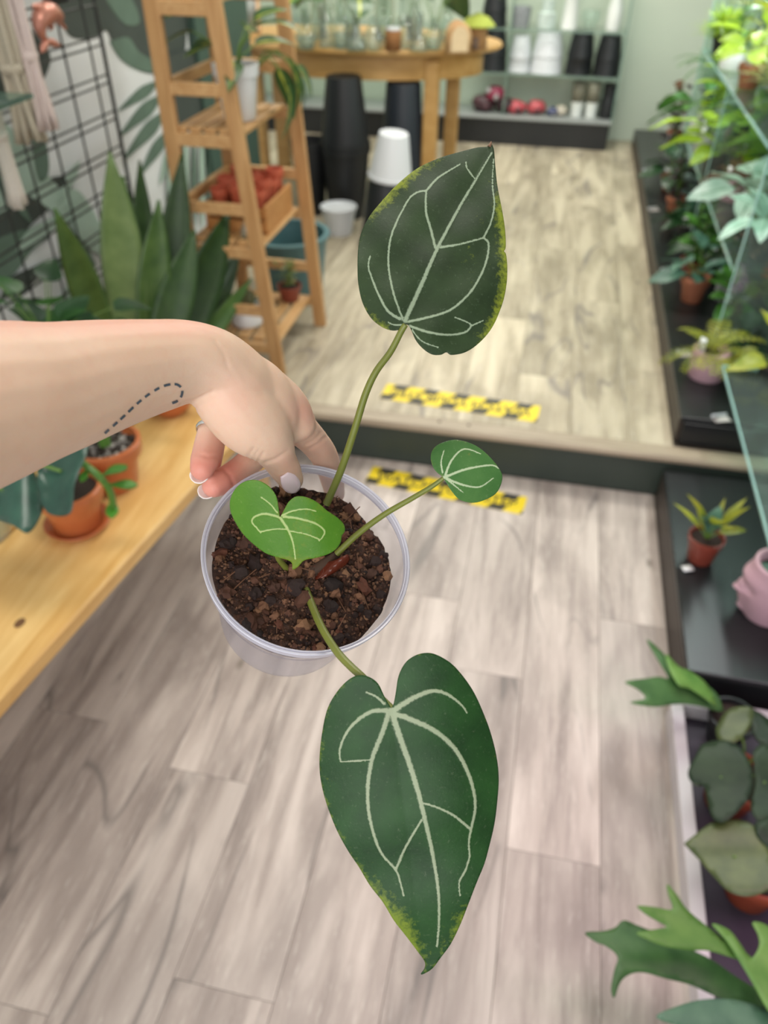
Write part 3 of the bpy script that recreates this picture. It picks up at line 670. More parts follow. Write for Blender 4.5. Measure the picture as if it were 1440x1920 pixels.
from mathutils.bvhtree import BVHTree
BV = BVHTree.FromPolygons([v.co + arm.location for v in hm.vertices], [tuple(p.vertices) for p in hm.polygons])
def skin_hit(px, py, lift=0.0):
    r = ray(px, py).normalized(); h = BV.ray_cast(EYE, r)
    if h[0] is None: return None
    return h[0] + h[1] * lift
# tattoo: dashed loop of blue-black ink
INK = plain('faded blue-black ink', '#4a5560', 0.55, 0.15, 200)
path = crv([(196, 812), (214, 796), (234, 778), (256, 757), (280, 738), (305, 724), (328, 720), (340, 728), (340, 741), (331, 752), (315, 757)], 14)
acc = 0; dash = []; runs = []
for i in range(len(path) - 1):
    acc += math.hypot(path[i + 1][0] - path[i][0], path[i + 1][1] - path[i][1]); per = 20.5
    if acc % per < 13.5: dash.append(path[i])
    elif dash: runs.append(dash); dash = []
if dash: runs.append(dash)
for rn in runs:
    if len(rn) < 2: continue
    g = G(); ok = True
    for i, p in enumerate(rn):
        q = rn[min(i + 1, len(rn) - 1)]; q0 = rn[max(i - 1, 0)]; d = Vector((q[0] - q0[0], q[1] - q0[1])).normalized(); nn = Vector((-d.y, d.x)) * 2.3
        for sgn in (-1, 1):
            hp = skin_hit(p[0] + nn.x * sgn, p[1] + nn.y * sgn, 0.00025)
            if hp is None: ok = False; break
            g.v.append(hp)
        if not ok: break
    if ok:
        g.f = [(2 * i, 2 * i + 1, 2 * i + 3, 2 * i + 2) for i in range(len(rn) - 1)]
        o = obj('tattoo_dash', g, INK, arm); tag(o, 'dark blue tattoo dash')
# nails
NAIL = plain('pale lilac nail polish', '#efd6de', 0.16, 0.03); NAILW = plain('white nail tip', '#f0e6e2', 0.2, 0.02)
def nail(base, tip, width, nrm, mat, bulge=0.35, name='nail'):
    base, tip, nrm = Vector(base), Vector(tip), Vector(nrm); d = tip - base; L = d.length; d.normalize()
    nrm = (nrm - d * nrm.dot(d)).normalized(); sd = d.cross(nrm); g = G(); A, B = 11, 9
    for i in range(A):
        u = i / (A - 1); wf = (0.72 + 0.28 * math.sin(min(1, u * 2.2) * PI / 2)) * math.sqrt(max(0.0, 1 - max(0, (u - 0.55) / 0.45) ** 2 * 0.92))
        for k in range(B):
            s = (k / (B - 1) - 0.5) * 2
            g.v.append(base + d * (L * u - 0.0) + sd * (s * wf * width / 2) + nrm * (-(s * wf) ** 2 * width * bulge * 0.5 - 0.0016 * (u - .5) ** 2 * 2))
    for i in range(A - 1):
        for k in range(B - 1): g.f.append((i * B + k, i * B + k + 1, (i + 1) * B + k + 1, (i + 1) * B + k))
    o = obj(name, g, mat, arm); m = o.modifiers.new('t', 'SOLIDIFY'); m.thickness = 0.0006; m.offset = 0
    return o
hb = skin_hit(540, 885, 0.0004) or dep(540, 885, .458); ht = dep(560, 921, .4615)
nv = (-VIEW + (ROT @ Vector((0.55, 0.25, 0))) * 0.9)
nail(hb, ht, 0.0128, nv, NAIL, 0.5)
nail(dep(379, 882, .4765), dep(371, 908, .4685), 0.0118, VIEW + ROT @ Vector((-.1, -.45, 0)), NAILW, 0.5)
nail(dep(399, 917, .4880), dep(377, 934, .4800), 0.0118, VIEW + ROT @ Vector((-.1, -.5, 0)), NAILW, 0.5)
# ring on the curled finger
P0, P1 = dep(402, 800, .488), dep(393, 828, .482); mid = P0.lerp(P1, 0.32); d = (P1 - P0).normalized()
q = Vector((0, 0, 1)).rotation_difference(d); g = G(); A, B = 40, 8
for i in range(A):
    a = 2 * PI * i / A
    for k in range(B):
        b = 2 * PI * k / B; rr = 0.0102 + 0.0008 * math.cos(b); g.v.append(mid + q @ Vector((rr * math.cos(a), rr * math.sin(a), 0.0014 * math.sin(b))))
for i in range(A):
    for k in range(B): g.f.append((i * B + k, ((i + 1) % A) * B + k, ((i + 1) % A) * B + (k + 1) % B, i * B + (k + 1) % B))
tag(obj('ring', g, plain('polished silver', '#d9d6d2', 0.18, 0.03, metallic=1.0), arm), 'thin silver ring')
# ================================================================== GENERIC PLANTS AND POTS
WPROF = {'oval': lambda t: math.sin(PI * t ** 0.85) ** 0.75, 'lance': lambda t: (math.sin(PI * t ** 0.7)) ** 0.9 * (1 - 0.25 * t),
         'heart': lambda t: (1 - (1 - min(1, t / 0.28)) ** 2 * 0.55) * (1 - t) ** 0.75 * 1.25 if t < 1 else 0,
         'strap': lambda t: (0.55 + 0.45 * math.sin(min(1, t / 0.6) * PI / 2)) * (1 - max(0, (t - 0.55) / 0.45) ** 1.8), 'round': lambda t: math.sin(PI * t) ** 0.55,
         'obov': lambda t: math.sin(PI * t ** 1.5) ** 0.8}
LEAFC = {}
def leaf_mesh(mat, L, W, kind='oval', droop=0.6, fold=0.25, wave=0.0, nu=10, nv=4, seed=0):
    key = (mat.name, round(L, 4), round(W, 4), kind, droop, fold, wave, seed)
    if key in LEAFC: return LEAFC[key]
    g = G(); pos = Vector((0, 0, 0)); ang = 0.0; pr = WPROF[kind]; uvs = []
    for i in range(nu + 1):
        t = i / nu
        if i: ang = -droop * t; pos = pos + Vector((0, math.cos(ang), math.sin(ang))) * (L / nu)
        w = max(0.02 if i in (0, nu) else 0.05, pr(t)) * W / 2; nz = Vector((0, -math.sin(ang), math.cos(ang)))
        for k in range(nv + 1):
            s = (k / nv - 0.5) * 2
            z = abs(s) * w * fold + wave * W * math.sin(t * 9 + s * 2.5 + seed) * abs(s)
            g.v.append(pos + Vector((s * w, 0, 0)) + nz * z); uvs.append((k / nv, t))
    for i in range(nu):
        for k in range(nv): a = i * (nv + 1) + k; g.f.append((a, a + 1, a + nv + 2, a + nv + 1))
    me = g.mesh('leaf', mat); ul = me.uv_layers.new(name='UVMap')
    for lp in me.loops: ul.data[lp.index].uv = uvs[lp.vertex_index]
    LEAFC[key] = me; return me
def aim(loc, az, el, roll=0.0, s=1.0):
    return Matrix.Translation(loc) @ Matrix.Rotation(az, 4, 'Z') @ Matrix.Rotation(el, 4, 'X') @ Matrix.Rotation(roll, 4, 'Y') @ Matrix.Scale(s, 4)
TERRA = plain('terracotta', '#9a5f45', 0.65, 0.12, 30, bump=0.05); TERRAD = plain('dull red plastic', '#7d3a2c', 0.4, 0.1)
WHITEP = plain('white glazed pot', '#e4e6e8', 0.3, 0.03); BLACKP = plain('black plastic', '#1d2022', 0.45, 0.1); PINKP = plain('dusty pink ceramic', '#bd9aa4', 0.55, 0.06, 40)
GREYP = plain('grey ceramic', '#9b9f9c', 0.5, 0.08); DIRT = plain('peat soil', '#2e231b', 0.95, 0.5, 160, bump=0.6); MILK = plain('milky white plastic', '#d5d8dc', 0.4, 0.03)
STEMG = plain('green stem', '#5d7d35', 0.5, 0.15)
def pot_parts(root, r, h, mat, kind='nursery', soil=True, seg=28):
    """pot standing on the origin of root"""
    if kind == 'nursery': pf = [(0, 0.002), (r * .70, 0.002), (r * .72, 0.004), (r * .93, h * .80), (r * 1.0, h * .80), (r * 1.03, h), (r * .95, h), (r * .90, h * .84), (0.0, h * .84)]
    elif kind == 'terra': pf = [(0, 0), (r * .66, 0), (r * .70, h * .03), (r * .88, h * .70), (r * 1.0, h * .71), (r * 1.03, h * .74), (r * 1.04, h * .97), (r * 1.0, h), (r * .92, h), (r * .88, h * .86), (0, h * .86)]
    elif kind == 'round': pf = [(0, 0), (r * .55, 0), (r * .85, h * .2), (r * 1.0, h * .5), (r * .95, h * .8), (r * .84, h), (r * .76, h), (r * .8, h * .85), (0, h * .85)]
    elif kind == 'bowl': pf = [(0, 0), (r * .5, 0), (r * .8, h * .25), (r * .98, h * .85), (r, h), (r * .93, h), (r * .88, h * .8), (0, h * .72)]
    else: pf = [(0, 0), (r * .93, 0), (r, h * .05), (r, h * .97), (r * .97, h), (r * .9, h), (r * .88, h * .88), (0, h * .88)]
    g = G().lathe(pf, seg); o = obj('pot', g.mesh('pot', mat), None, root); o.data.set_sharp_from_angle(angle=0.7)
    if soil:
        z = h * (0.86 if kind != 'bowl' else .8); gs = G(); n = 20
        gs.v.append(Vector((0, 0, z + 0.006)))
        for q in (0.5, 0.9):
            for k in range(n): a = 2 * PI * k / n; gs.v.append(Vector((r * q * .97 * math.cos(a), r * q * .97 * math.sin(a), z + 0.004 * (1 - q) + 0.003 * noise.noise((k, q * 9, r * 99)))))
        gs.f = [(0, 1 + k, 1 + (k + 1) % n) for k in range(n)] + [(1 + k, 1 + n + k, 1 + n + (k + 1) % n, 1 + (k + 1) % n) for k in range(n)]
        obj('soil', gs.mesh('soil', DIRT), None, root)
    return o
def sprout(root, base, meshes, n, stem, el, rng, stemmat=None, rstem=0.0022, az=(0, 2 * PI), sc=(0.75, 1.15), upper=0.0):
    """n leaves on curved stalks from base (local)"""
    st = G()
    for i in range(n):
        a = az[0] + (az[1] - az[0]) * ((i + rng.uniform(-.35, .35)) / n); e = rng.uniform(*el); L = rng.uniform(*stem)
        d = Vector((-math.sin(a) * math.cos(e), math.cos(a) * math.cos(e), math.sin(e)))
        up = Vector((0, 0, 1)); b = Vector(base); p1 = b + (d * .45 + up * .55).normalized() * L * .5; p2 = p1 + d * L * .5
        st.tube([b, b.lerp(p1, .6), p1, p2], [rstem, rstem, rstem * .9, rstem * .7], 5)
        inst('leaf', rng.choice(meshes), root, aim(p2, a, e - rng.uniform(0.2, 0.7) - upper, rng.uniform(-.5, .5), rng.uniform(*sc)))
    obj('stems', st.mesh('stems', stemmat or STEMG), None, root)
def stalks(root, base, meshes, n, height, per, rng, lean=0.25, stemmat=None, r=0.003, el=(0.1, 0.8), sc=(0.7, 1.1), z0=0.15):
    """upright stems with leaves along them"""
    for i in range(n):
        a = rng.uniform(0, 2 * PI); ln = rng.uniform(0, lean); H_ = height * rng.uniform(.75, 1.1)
        top = Vector(base) + Vector((math.cos(a) * ln * H_, math.sin(a) * ln * H_, H_)); mid = Vector(base).lerp(top, .5) + Vector((0, 0, H_ * .06)) - Vector((math.cos(a), math.sin(a), 0)) * ln * H_ * .12
        pts = crv([tuple(base), tuple(mid), tuple(top)], 5); g = G().tube(pts, [r * (1 - .5 * k / len(pts)) for k in range(len(pts))], 6); obj('stem', g.mesh('stem', stemmat or STEMG), None, root)
        for k in range(per):
            t_ = z0 + (1 - z0) * (k + rng.random() * .5) / per; p = Vector(pts[min(len(pts) - 1, int(t_ * (len(pts) - 1)))])
            inst('leaf', rng.choice(meshes), root, aim(p, k * 2.4 + a + rng.uniform(-.3, .3), rng.uniform(*el), rng.uniform(-.3, .3), rng.uniform(*sc)))
def tuft(root, base, n, L, mat, rng, w=0.004, spread=1.0, name='foliage'):
    """dense fine foliage that nobody could count"""
    g = G()
    for i in range(n):
        a = rng.uniform(0, 2 * PI); e = rng.uniform(0.15, 1.5 - 0.3 * spread); l = L * rng.uniform(.5, 1.1)
        d = Vector((math.cos(a) * math.cos(e), math.sin(a) * math.cos(e), math.sin(e))); sd = Vector((-math.sin(a), math.cos(a), 0)) * w
        b = Vector(base) + d * l * rng.uniform(.15, .5); tp = b + d * l * .6 - Vector((0, 0, l * .12 * spread)); m = (b + tp) / 2 + Vector((0, 0, l * .06))
        o = g.add([b, m - sd, tp, m + sd, ], [(0, 1, 2, 3)])
    return tag(obj(name, g.mesh(name, mat), None, root), kind='stuff')
def fern(root, base, n, L, mat, rng, el=(0.3, 1.2), pw=0.012, az=(0, 2 * PI)):
    """arching fronds, each a part with its leaflets"""
    for i in range(n):
        a = az[0] + (az[1] - az[0]) * (i + rng.uniform(-.3, .3)) / n; e = rng.uniform(*el); l = L * rng.uniform(.7, 1.1); g = G(); ps = []; p = Vector(base); ang = e
        for k in range(11):
            ps.append(p.copy()); p = p + Vector((-math.sin(a) * math.cos(ang), math.cos(a) * math.cos(ang), math.sin(ang))) * l / 10; ang -= 0.15
        g.tube(ps, [0.0015] * 11, 4); sd = Vector((math.cos(a), math.sin(a), 0))
        for k in range(2, 11):
            w = pw * 3.2 * math.sin(PI * (k / 11.5) ** .8) + .006; f = (ps[k] - ps[k - 1]).normalized()
            for s in (-1, 1):
                b = ps[k]; tp = b + sd * s * w + f * w * .45 - Vector((0, 0, w * .15)); m1 = b.lerp(tp, .45) + f * pw * .5; m2 = b.lerp(tp, .45) - f * pw * .5
                g.add([b, m2, tp, m1], [(0, 1, 2, 3)])
        obj('frond', g.mesh('frond', mat), None, root)
LG = leafmat('mid green leaf', '#3c6b2a', '#558a38', 0.38); DG = leafmat('dark green leaf', '#1f3d22', '#2f5230', 0.35); LIME = leafmat('lime leaf', '#8fb42e', '#b4cf4a', 0.4, 0.35)
YG = leafmat('yellow green leaf', '#7d8f2a', '#a6a637', 0.4, 0.3); SIL = leafmat('silvery leaf', '#8fb3a0', '#b9d2c4', 0.35, 0.2, ('#4d7a5d', 0.03)); BRZ = leafmat('bronze leaf', '#4d3626', '#7a5238', 0.45)
VAR = leafmat('variegated leaf', '#2c4f2a', '#3d6432', 0.38, 0.25, ('#b3bd4d', 0.12)); BLU = leafmat('blue green leaf', '#3d6658', '#5b8570', 0.4); DPK = leafmat('dark plum leaf', '#2e2429', '#463239', 0.4)

# ================================================================== HAZARD TAPES
YEL = plain('yellow tape', '#e3c81f', 0.45, 0.06, 20); TBK = plain('black tape print', '#2a2a24', 0.5, 0.1)
def text_mesh(body, size, mat):
    cu = bpy.data.curves.new('lettering', 'FONT'); cu.body = body; cu.size = size; cu.align_x = 'CENTER'; cu.align_y = 'CENTER'; cu.extrude = 0.0001; cu.offset = size * 0.012
    o = bpy.data.objects.new('tmp', cu); COL.objects.link(o); bpy.context.view_layer.update()
    me = bpy.data.meshes.new_from_object(o.evaluated_get(bpy.context.evaluated_depsgraph_get())); bpy.data.objects.remove(o)
    me.materials.clear(); me.materials.append(mat); me.name = 'lettering'; return me
def tape(a, b, z, width, flip, label):
    a, b = Vector(a), Vector(b); c = (a + b) / 2; L = (b - a).length; ang = math.atan2(b.y - a.y, b.x - a.x)
    r = thing('hazard_tape', label, 'tape', (c.x, c.y, z)); r.rotation_euler.z = ang; r['group'] = 'step warning tapes'
    obj('backing', G().box((0, 0, 0.0004), (L, width, 0.0008)).mesh('backing', YEL, False), None, r)
    n = 5; pw = L / n
    for k in range(n + 1):
        for sy in (-1, 1):
            g = G(); x = -L / 2 + pw * (k + (0.30 if sy > 0 else -0.12)); sh = width * 0.26
            x0, x1 = x + pw * .02, x + pw * .50; y0, y1 = sy * width * .5, sy * width * .20
            pts = [(x0, y0), (x1, y0), (x1 - sh * sy * .9 * .6, y1), (x0 - sh * sy * .9 * .6, y1)]
            pts = [(max(-L / 2, min(L / 2, p[0])), p[1]) for p in pts]
            if abs(pts[0][0] - pts[1][0]) < 0.01: continue
            g.add([(p[0], p[1], 0.0011) for p in pts], [(0, 1, 2, 3) if sy < 0 else (3, 2, 1, 0)]); obj('black_block', g.mesh('black_block', TBK, False), None, r)
    o = obj('lettering', text_mesh('WATCH YOUR STEP', 0.058, TBK), None, r); o.location = (0, 0, 0.0016); o.scale = (L * 0.92 / max(1e-3, o.dimensions.x if o.dimensions.x else 0.55), 1, 1)
    w = max(v.co.x for v in o.data.vertices) - min(v.co.x for v in o.data.vertices); o.scale = (L * 0.9 / w, 0.95, 1)
    if flip: o.rotation_euler.z = PI
    return r
tape(onz(692, 889, 0), onz(984, 949, 0), 0.0002, 0.093, False, 'yellow and black warning tape on the lower floor at the foot of the step')
tape(onz(719, 733, H1), onz(1010, 777, H1), H1 + 0.0002, 0.105, True, 'yellow and black warning tape on the raised floor above the step, lettering upside down')

# ================================================================== LADDER SHELF
PINE = wood('honey pine', '#a97c4b', '#c89f6c', (14, 14, 1.2), 3, 0.45, False); PINEH = wood('honey pine slat', '#b28552', '#cfa876', (14, 1.2, 14), 3, 0.45, False)
YN, YF, XB = 2.300, 2.715, -1.135
lad = thing('ladder_shelf', 'tall honey pine ladder shelf with slatted tiers beside the step', 'shelf', (-1.0, 2.5, H1))
def xfront(z, near=True):
    t_ = (z - H1) / 1.11; return (-0.862 - 0.095 * t_) if near else (-0.828 - 0.078 * t_)
TOPZ = 1.72
for near, y in ((True, YN), (False, YF)):
    obj('post', G().bar((xfront(H1, near), y, H1), (xfront(TOPZ, near), y, TOPZ), 0.046, 0.024, (0, 1, 0), 0.003), PINE, lad)
    obj('post', G().bar((XB, y, H1), (XB, y, TOPZ), 0.046, 0.024, (0, 1, 0), 0.003), PINE, lad)
TIERS = (0.275, 0.605, 0.935, 1.265)
for z in TIERS:
    for near, y in ((True, YN), (False, YF)):
        xf = xfront(z, near)
        obj('rail', G().bar((XB, y, z - 0.02), (xf, y, z - 0.02), 0.02, 0.035, (0, 0, 1), 0.002), PINEH, lad)
        obj('rail', G().bar((XB, y, z + 0.115), (xfront(z + .115, near), y, z + 0.115), 0.02, 0.034, (0, 0, 1), 0.002), PINEH, lad)
    obj('back_rail', G().bar((XB - 0.006, YN, z + 0.115), (XB - 0.006, YF, z + 0.115), 0.018, 0.034, (0, 0, 1), 0.002), PINEH, lad)
    xf = xfront(z); nsl = 5; wd = (xf + 0.024 - XB) / nsl
    for k in range(nsl):
        x = XB + wd * (k + .5); obj('slat', G().box((x, (YN + YF) / 2, z + 0.002), (wd * .74, YF - YN - 0.03, 0.014), None, 0.002), PINEH, lad)
# --- things on the ladder shelf
rg = random.Random(21)
p = ony(443, 236, 2.44); r = thing('potted_vine', 'variegated trailing vine in a white pot on the ladder shelf', 'plant', (p.x + .012, 2.45, 0.945))
pot_parts(r, 0.068, 0.15, WHITEP, 'nursery')
ms = [leaf_mesh(VAR, .15, .065, 'lance', .8, .2, seed=1), leaf_mesh(VAR, .11, .06, 'heart', .7, .2, seed=2)]
sprout(r, (0, 0, .12), ms, 9, (.08, .17), (.1, 1.0), rg, rstem=.0028)
sprout(r, (.03, .05, .12), ms, 5, (.10, .22), (-.9, -.2), rg, rstem=.0025, az=(-1.7, -.2))
# crate with small terracotta pots
p = ony(500, 400, 2.52); cx, cy = -1.0, 2.53
cr = thing('wooden_crate', 'small wooden crate of terracotta pots on the ladder shelf', 'crate', (cx, cy, 0.614))
CRW = wood('crate wood', '#a8703a', '#c58f55', (2, 14, 14), 3, 0.6, False)
for dy in (-.13, .13):
    for zz in (.025, .065): obj('slat', G().box((cx, cy + dy, .614 + zz), (.20, .012, .03), None, .002), CRW, cr)
for dx in (-.1, .1): obj('end_panel', G().box((cx + dx, cy, .614 + .045), (.012, .27, .09), None, .003), CRW, cr)
obj('base', G().box((cx, cy, .619), (.2, .26, .008)), CRW, cr)
tp = None
for i in range(3):
    for k in range(4):
        q = thing('terracotta_pot', 'small empty terracotta pot standing in the wooden crate', 'pot', (cx - .062 + .062 * i, cy - .095 + .063 * k, .6235 + (.052 if (i + k) % 2 else .034)), 'small pots in the crate')
        pot_parts(q, .030, .085, plain('orange terracotta', '#b8583c', .7, .12, 40), 'terra', False, 16)
p = onz(476, 418, .614); q = thing('glass_jar', 'tiny clear glass jar on the ladder shelf in front of the crate', 'jar', (-.955, 2.36, .614))
obj('jar_body', G().lathe([(0, 0), (.018, 0), (.02, .004), (.02, .03), (.013, .038), (.014, .045), (.012, .045), (.011, .037), (.018, .028), (.018, .005), (0, .004)], 20).mesh('b', glassy('clear glass', '#f6fbf8', .06)), None, q)
# bottom tier
r = thing('potted_cactus', 'small cactus in a white pot on the lowest tier of the ladder shelf', 'plant', (-1.01, 2.42, .284)); pot_parts(r, .055, .075, WHITEP, 'cyl')
g = G().lathe([(0, .062), (.028, .066), (.036, .085), (.03, .11), (.012, .122), (0, .124)], 18); obj('cactus_body', g.mesh('c', plain('cactus brown green', '#5a5a3c', .8, .3, 60)), None, r)
sprout(r, (0.02, 0.02, .065), [leaf_mesh(LG, .05, .02, 'lance', .4)], 5, (.01, .03), (.2, 1.2), rg)
r = thing('potted_trailer', 'bushy fine-leaved plant at the back of the lowest ladder tier', 'plant', (-.92, 2.64, .284)); pot_parts(r, .045, .06, TERRAD, 'nursery')
ms = [leaf_mesh(leafmat('olive small leaf', '#6d7a42', '#8a8f52', .45), .045, .012, 'lance', .6)]
stalks(r, (0, 0, .05), ms, 8, .11, 5, rg, .7, r=.0015)
tb = thing('storage_bin', 'teal plastic bin on the floor behind the ladder shelf', 'bin', (-1.03, 2.98, H1))
TEAL = plain('teal plastic', '#4b6e72', 0.4, 0.08)
obj('bin_body', G().lathe([(0, 0), (.13, 0), (.16, .25), (.172, .25), (.172, .262), (.15, .262), (.125, .02), (0, .02)], 28, (-1.03, 2.98, H1)), TEAL, tb)

# ================================================================== OVAL TABLE
TBL = wood('beech table wood', '#b08548', '#cba266', (1.5, 6, 6), 3, 0.4, False); TZ = H1 + 0.75
tc = Vector((-1.12, 4.50, 0)); TA, TB_ = 0.77, 0.42
tab = thing('oval_table', 'oval honey-coloured wooden table at the back full of glassware', 'table', (tc.x, tc.y, H1))
g = G().lathe([(0, -.028), (.96, -.028), (.985, -.026), (1, -.014), (.99, -.002), (.975, 0), (0, 0)], 64, xs=TA, ys=TB_); g.xf(Matrix.Translation((tc.x, tc.y, TZ))); obj('table_top', g, TBL, tab)
g = G().lathe([(.84, -.028), (.88, -.028), (.88, -.135), (.84, -.135), (.84, -.028)], 64, xs=TA, ys=TB_); g.xf(Matrix.Translation((tc.x, tc.y, TZ))); obj('apron', g, TBL, tab)
for x, y in ((-.66, 4.24), (-1.58, 4.24), (-.62, 4.74), (-1.62, 4.74)):
    obj('leg', G().box((x, y, H1 + .35), (.072, .072, .70), None, .006), TBL, tab)
# --- things on the table
def on_table(px, py): return onz(px, py, TZ + 0.001)
GLS = glassy('clear glass', '#f6fbf8', .06)
VPROF = {'bulb': [(0, 0), (.5, 0), (.95, .2), (1, .35), (.7, .6), (.35, .75), (.35, .97), (.42, 1)], 'cyl': [(0, 0), (.95, 0), (1, .04), (1, 1)], 'bottle': [(0, 0), (.9, 0), (1, .05), (1, .5), (.45, .72), (.4, 1)], 'cone': [(0, 0), (1, 0), (.95, .1), (.35, .65), (.4, 1)]}
VD = {'bulb': 'round-bellied', 'cyl': 'straight cylindrical', 'bottle': 'narrow-necked', 'cone': 'cone-shaped'}
rg = random.Random(33)
spots = [(575, 92, 'bulb', .05, .16), (612, 88, 'cyl', .035, .17), (640, 90, 'bottle', .04, .2), (668, 93, 'cone', .05, .15), (700, 94, 'bulb', .05, .14), (762, 90, 'cyl', .04, .13), (785, 94, 'cone', .045, .15), (812, 92, 'bulb', .05, .13), (600, 72, 'cyl', .04, .2), (660, 72, 'bottle', .04, .22), (720, 74, 'cyl', .05, .2), (776, 74, 'bottle', .045, .2), (836, 74, 'bulb', .05, .17)]
nxt = {i: w for i, w in enumerate(['at the left end of the oval table', 'second along the table front', 'third along the table front', 'left of the table middle at the front', 'just left of the cork pot', 'just right of the cork pot', 'in front right of the cork pot', 'beside the wooden rounded toy', 'at the back left of the table', 'back row left of the middle', 'back row behind the cork pot', 'back row right of the middle', 'back row near the right table end'])}
for i, (px, py, k, rr, hh) in enumerate(spots):
    p = on_table(px, py); q = thing('glass_vase', f'{VD[k]} clear glass vase {nxt[i]}', 'vase', p, 'glass vases on the oval table')
    pf = [(a * rr, b * hh) for a, b in VPROF[k]]; pf = pf + [(max(0, a - .003), max(b, .004)) for a, b in reversed(pf)]
    obj('vase_body', G().lathe(pf, 24).mesh('v', GLS), None, q)
    if i in (0, 2, 3, 7, 9, 10, 11, 12, 8):
        obj('water', G().lathe([(0, .005), (rr * .8, .005), (rr * .8, hh * .3), (0, hh * .3)], 18).mesh('w', glassy('water', '#e6efe9', .18)), None, q)
        mt = rg.choice((LG, DG, VAR, LG, YG)); ml = [leaf_mesh(mt, rg.uniform(.15, .24), rg.uniform(.08, .13), rg.choice(('oval', 'heart', 'lance')), .7, .2, seed=i)]
        sprout(q, (0, 0, hh * .5), ml, 6 if i % 2 else 4, (.14, .22), (.3, 1.3), rg, rstem=.002)
p = on_table(737, 93); q = thing('cork_pot', 'small cork-wrapped cup with a white rim among the glass vases', 'pot', p)
obj('cork_sleeve', G().lathe([(0, 0), (.038, 0), (.038, .075), (.036, .078), (0, .078)], 24).mesh('c', plain('cork', '#9a6a40', .85, .25, 120)), None, q)
obj('white_rim', G().lathe([(.030, .078), (.034, .078), (.034, .092), (.030, .092), (.028, .08)], 24).mesh('c', WHITEP), None, q)
# rounded wooden house / fairy door
p = on_table(858, 98); q = thing('wooden_fairy_door', 'round-topped wooden block standing at the right end of the table', 'ornament', p); q.rotation_euler.z = .35
g = G(); n = 14; prof = [(-.055, 0)] + [(-.055 * math.cos(PI * k / n), .06 + .065 * math.sin(PI * k / n)) for k in range(n + 1)] + [(.055, 0)]
for y in (-.03, .05):
    for x, z in prof: g.v.append(Vector((x, y, z)))
m = len(prof); g.f = [tuple(range(m)), tuple(reversed(range(m, 2 * m)))] + [(k, m + k, m + (k + 1) % m, (k + 1) % m) for k in range(m)]
obj('block', g.mesh('b', wood('pale craft wood', '#b98a58', '#dbb98a', (6, 2, 6), 4, .6, False)), None, q)
g = G(); prof = [(-.04, .006)] + [(-.04 * math.cos(PI * k / n), .058 + .05 * math.sin(PI * k / n)) for k in range(n + 1)] + [(.04, .006)]
g.v = [Vector((x, -.0325, z)) for x, z in prof]; g.f = [tuple(range(len(prof)))]; obj('face_panel', g.mesh('b', plain('pale birch', '#dcc39c', .6, .15, 50)), None, q)
p = on_table(893, 92); q = thing('fairy_house', 'little brown house ornament with a leafy green roof beside the rounded block', 'ornament', p)
obj('house_wall', G().lathe([(0, 0), (.05, 0), (.046, .06), (.05, .1), (0, .11)], 14).mesh('w', plain('house bark', '#a47a4e', .8, .3, 60)), None, q)
obj('door', G().box((0, -.048, .03), (.03, .006, .05), None, .004).mesh('d', plain('dark door', '#5b4636', .7)), None, q)
obj('roof', G().lathe([(.075, .095), (.07, .105), (.045, .13), (0, .15), (0, .095), (.075, .095)], 18, xs=1.1).mesh('r', plain('moss green roof', '#a9b54d', .8, .2, 60)), None, q)
q = thing('photo_frame', 'small wooden picture frame on the left end of the oval table', 'frame', (-1.66, 4.42, TZ + .001)); q.rotation_euler = (-.2, 0, .25)
for c_, s_ in (((0, 0, .01), (.13, .015, .02)), ((0, 0, .17), (.13, .015, .02)), ((-.055, 0, .09), (.02, .015, .16)), ((.055, 0, .09), (.02, .015, .16))): obj('frame_bar', G().box(c_, s_, None, .002).mesh('f', PINE), None, q)
obj('picture', G().box((0, .003, .09), (.1, .004, .15)).mesh('p', plain('grey print', '#9aa09a', .5, .4, 40)), None, q)
# --- under the table
def planter(px, py, rr, hh, mat, label, kind='p', z=H1, inv=False):
    p = onz(px, py, z); q = thing('planter', label, 'planter', p, None)
    pf = [(0, 0), (rr * .72, 0), (rr * .74, .01), (rr, hh * .93), (rr * 1.05, hh * .935), (rr * 1.05, hh), (rr * .97, hh), (rr * .93, hh * .9), (0, hh * .88)]
    if inv: pf = [(0, hh), (rr * .66, hh), (rr * .70, hh - .012), (rr, hh * .07), (rr * 1.05, hh * .065), (rr * 1.05, 0), (rr * .9, 0)]
    g = G().lathe(pf, 32); o = obj('shell', g.mesh('shell', mat), None, q); o.data.set_sharp_from_angle(angle=.6); return q
MBK = plain('matt black planter', '#17191c', 0.5, 0.08)
q1 = planter(650, 404, .122, .34, MBK, 'tall matt black planter under the table, lower of a stacked pair')
q2 = planter(650, 404, .122, .31, MBK, 'matt black planter stacked upside down on another under the table', inv=True); q2.location.z = H1 + .342
planter(586, 398, .092, .36, MBK, 'slim matt black planter beside the ladder shelf under the table')
q = planter(724, 460, .124, .30, MBK, 'low matt black planter under the table in front of the white pots', inv=True)
obj('drain_plug', G().lathe([(0, .306), (.014, .305), (.016, .30), (.016, .29)], 12).mesh('d', MILK), None, q)
planter(752, 385, .125, .60, plain('navy planter', '#1d242d', .5, .08), 'tall blue-black planter standing behind the table leg', inv=True)
qw = planter(735, 398, .098, .19, MILK, 'white plastic pot upturned and askew on the low black planter', inv=True); qw.location = q.location + Vector((.012, .015, .312)); qw.rotation_euler = (.05, .09, 0)
planter(636, 436, .086, .13, MILK, 'small white bucket on the floor in front of the black planters')
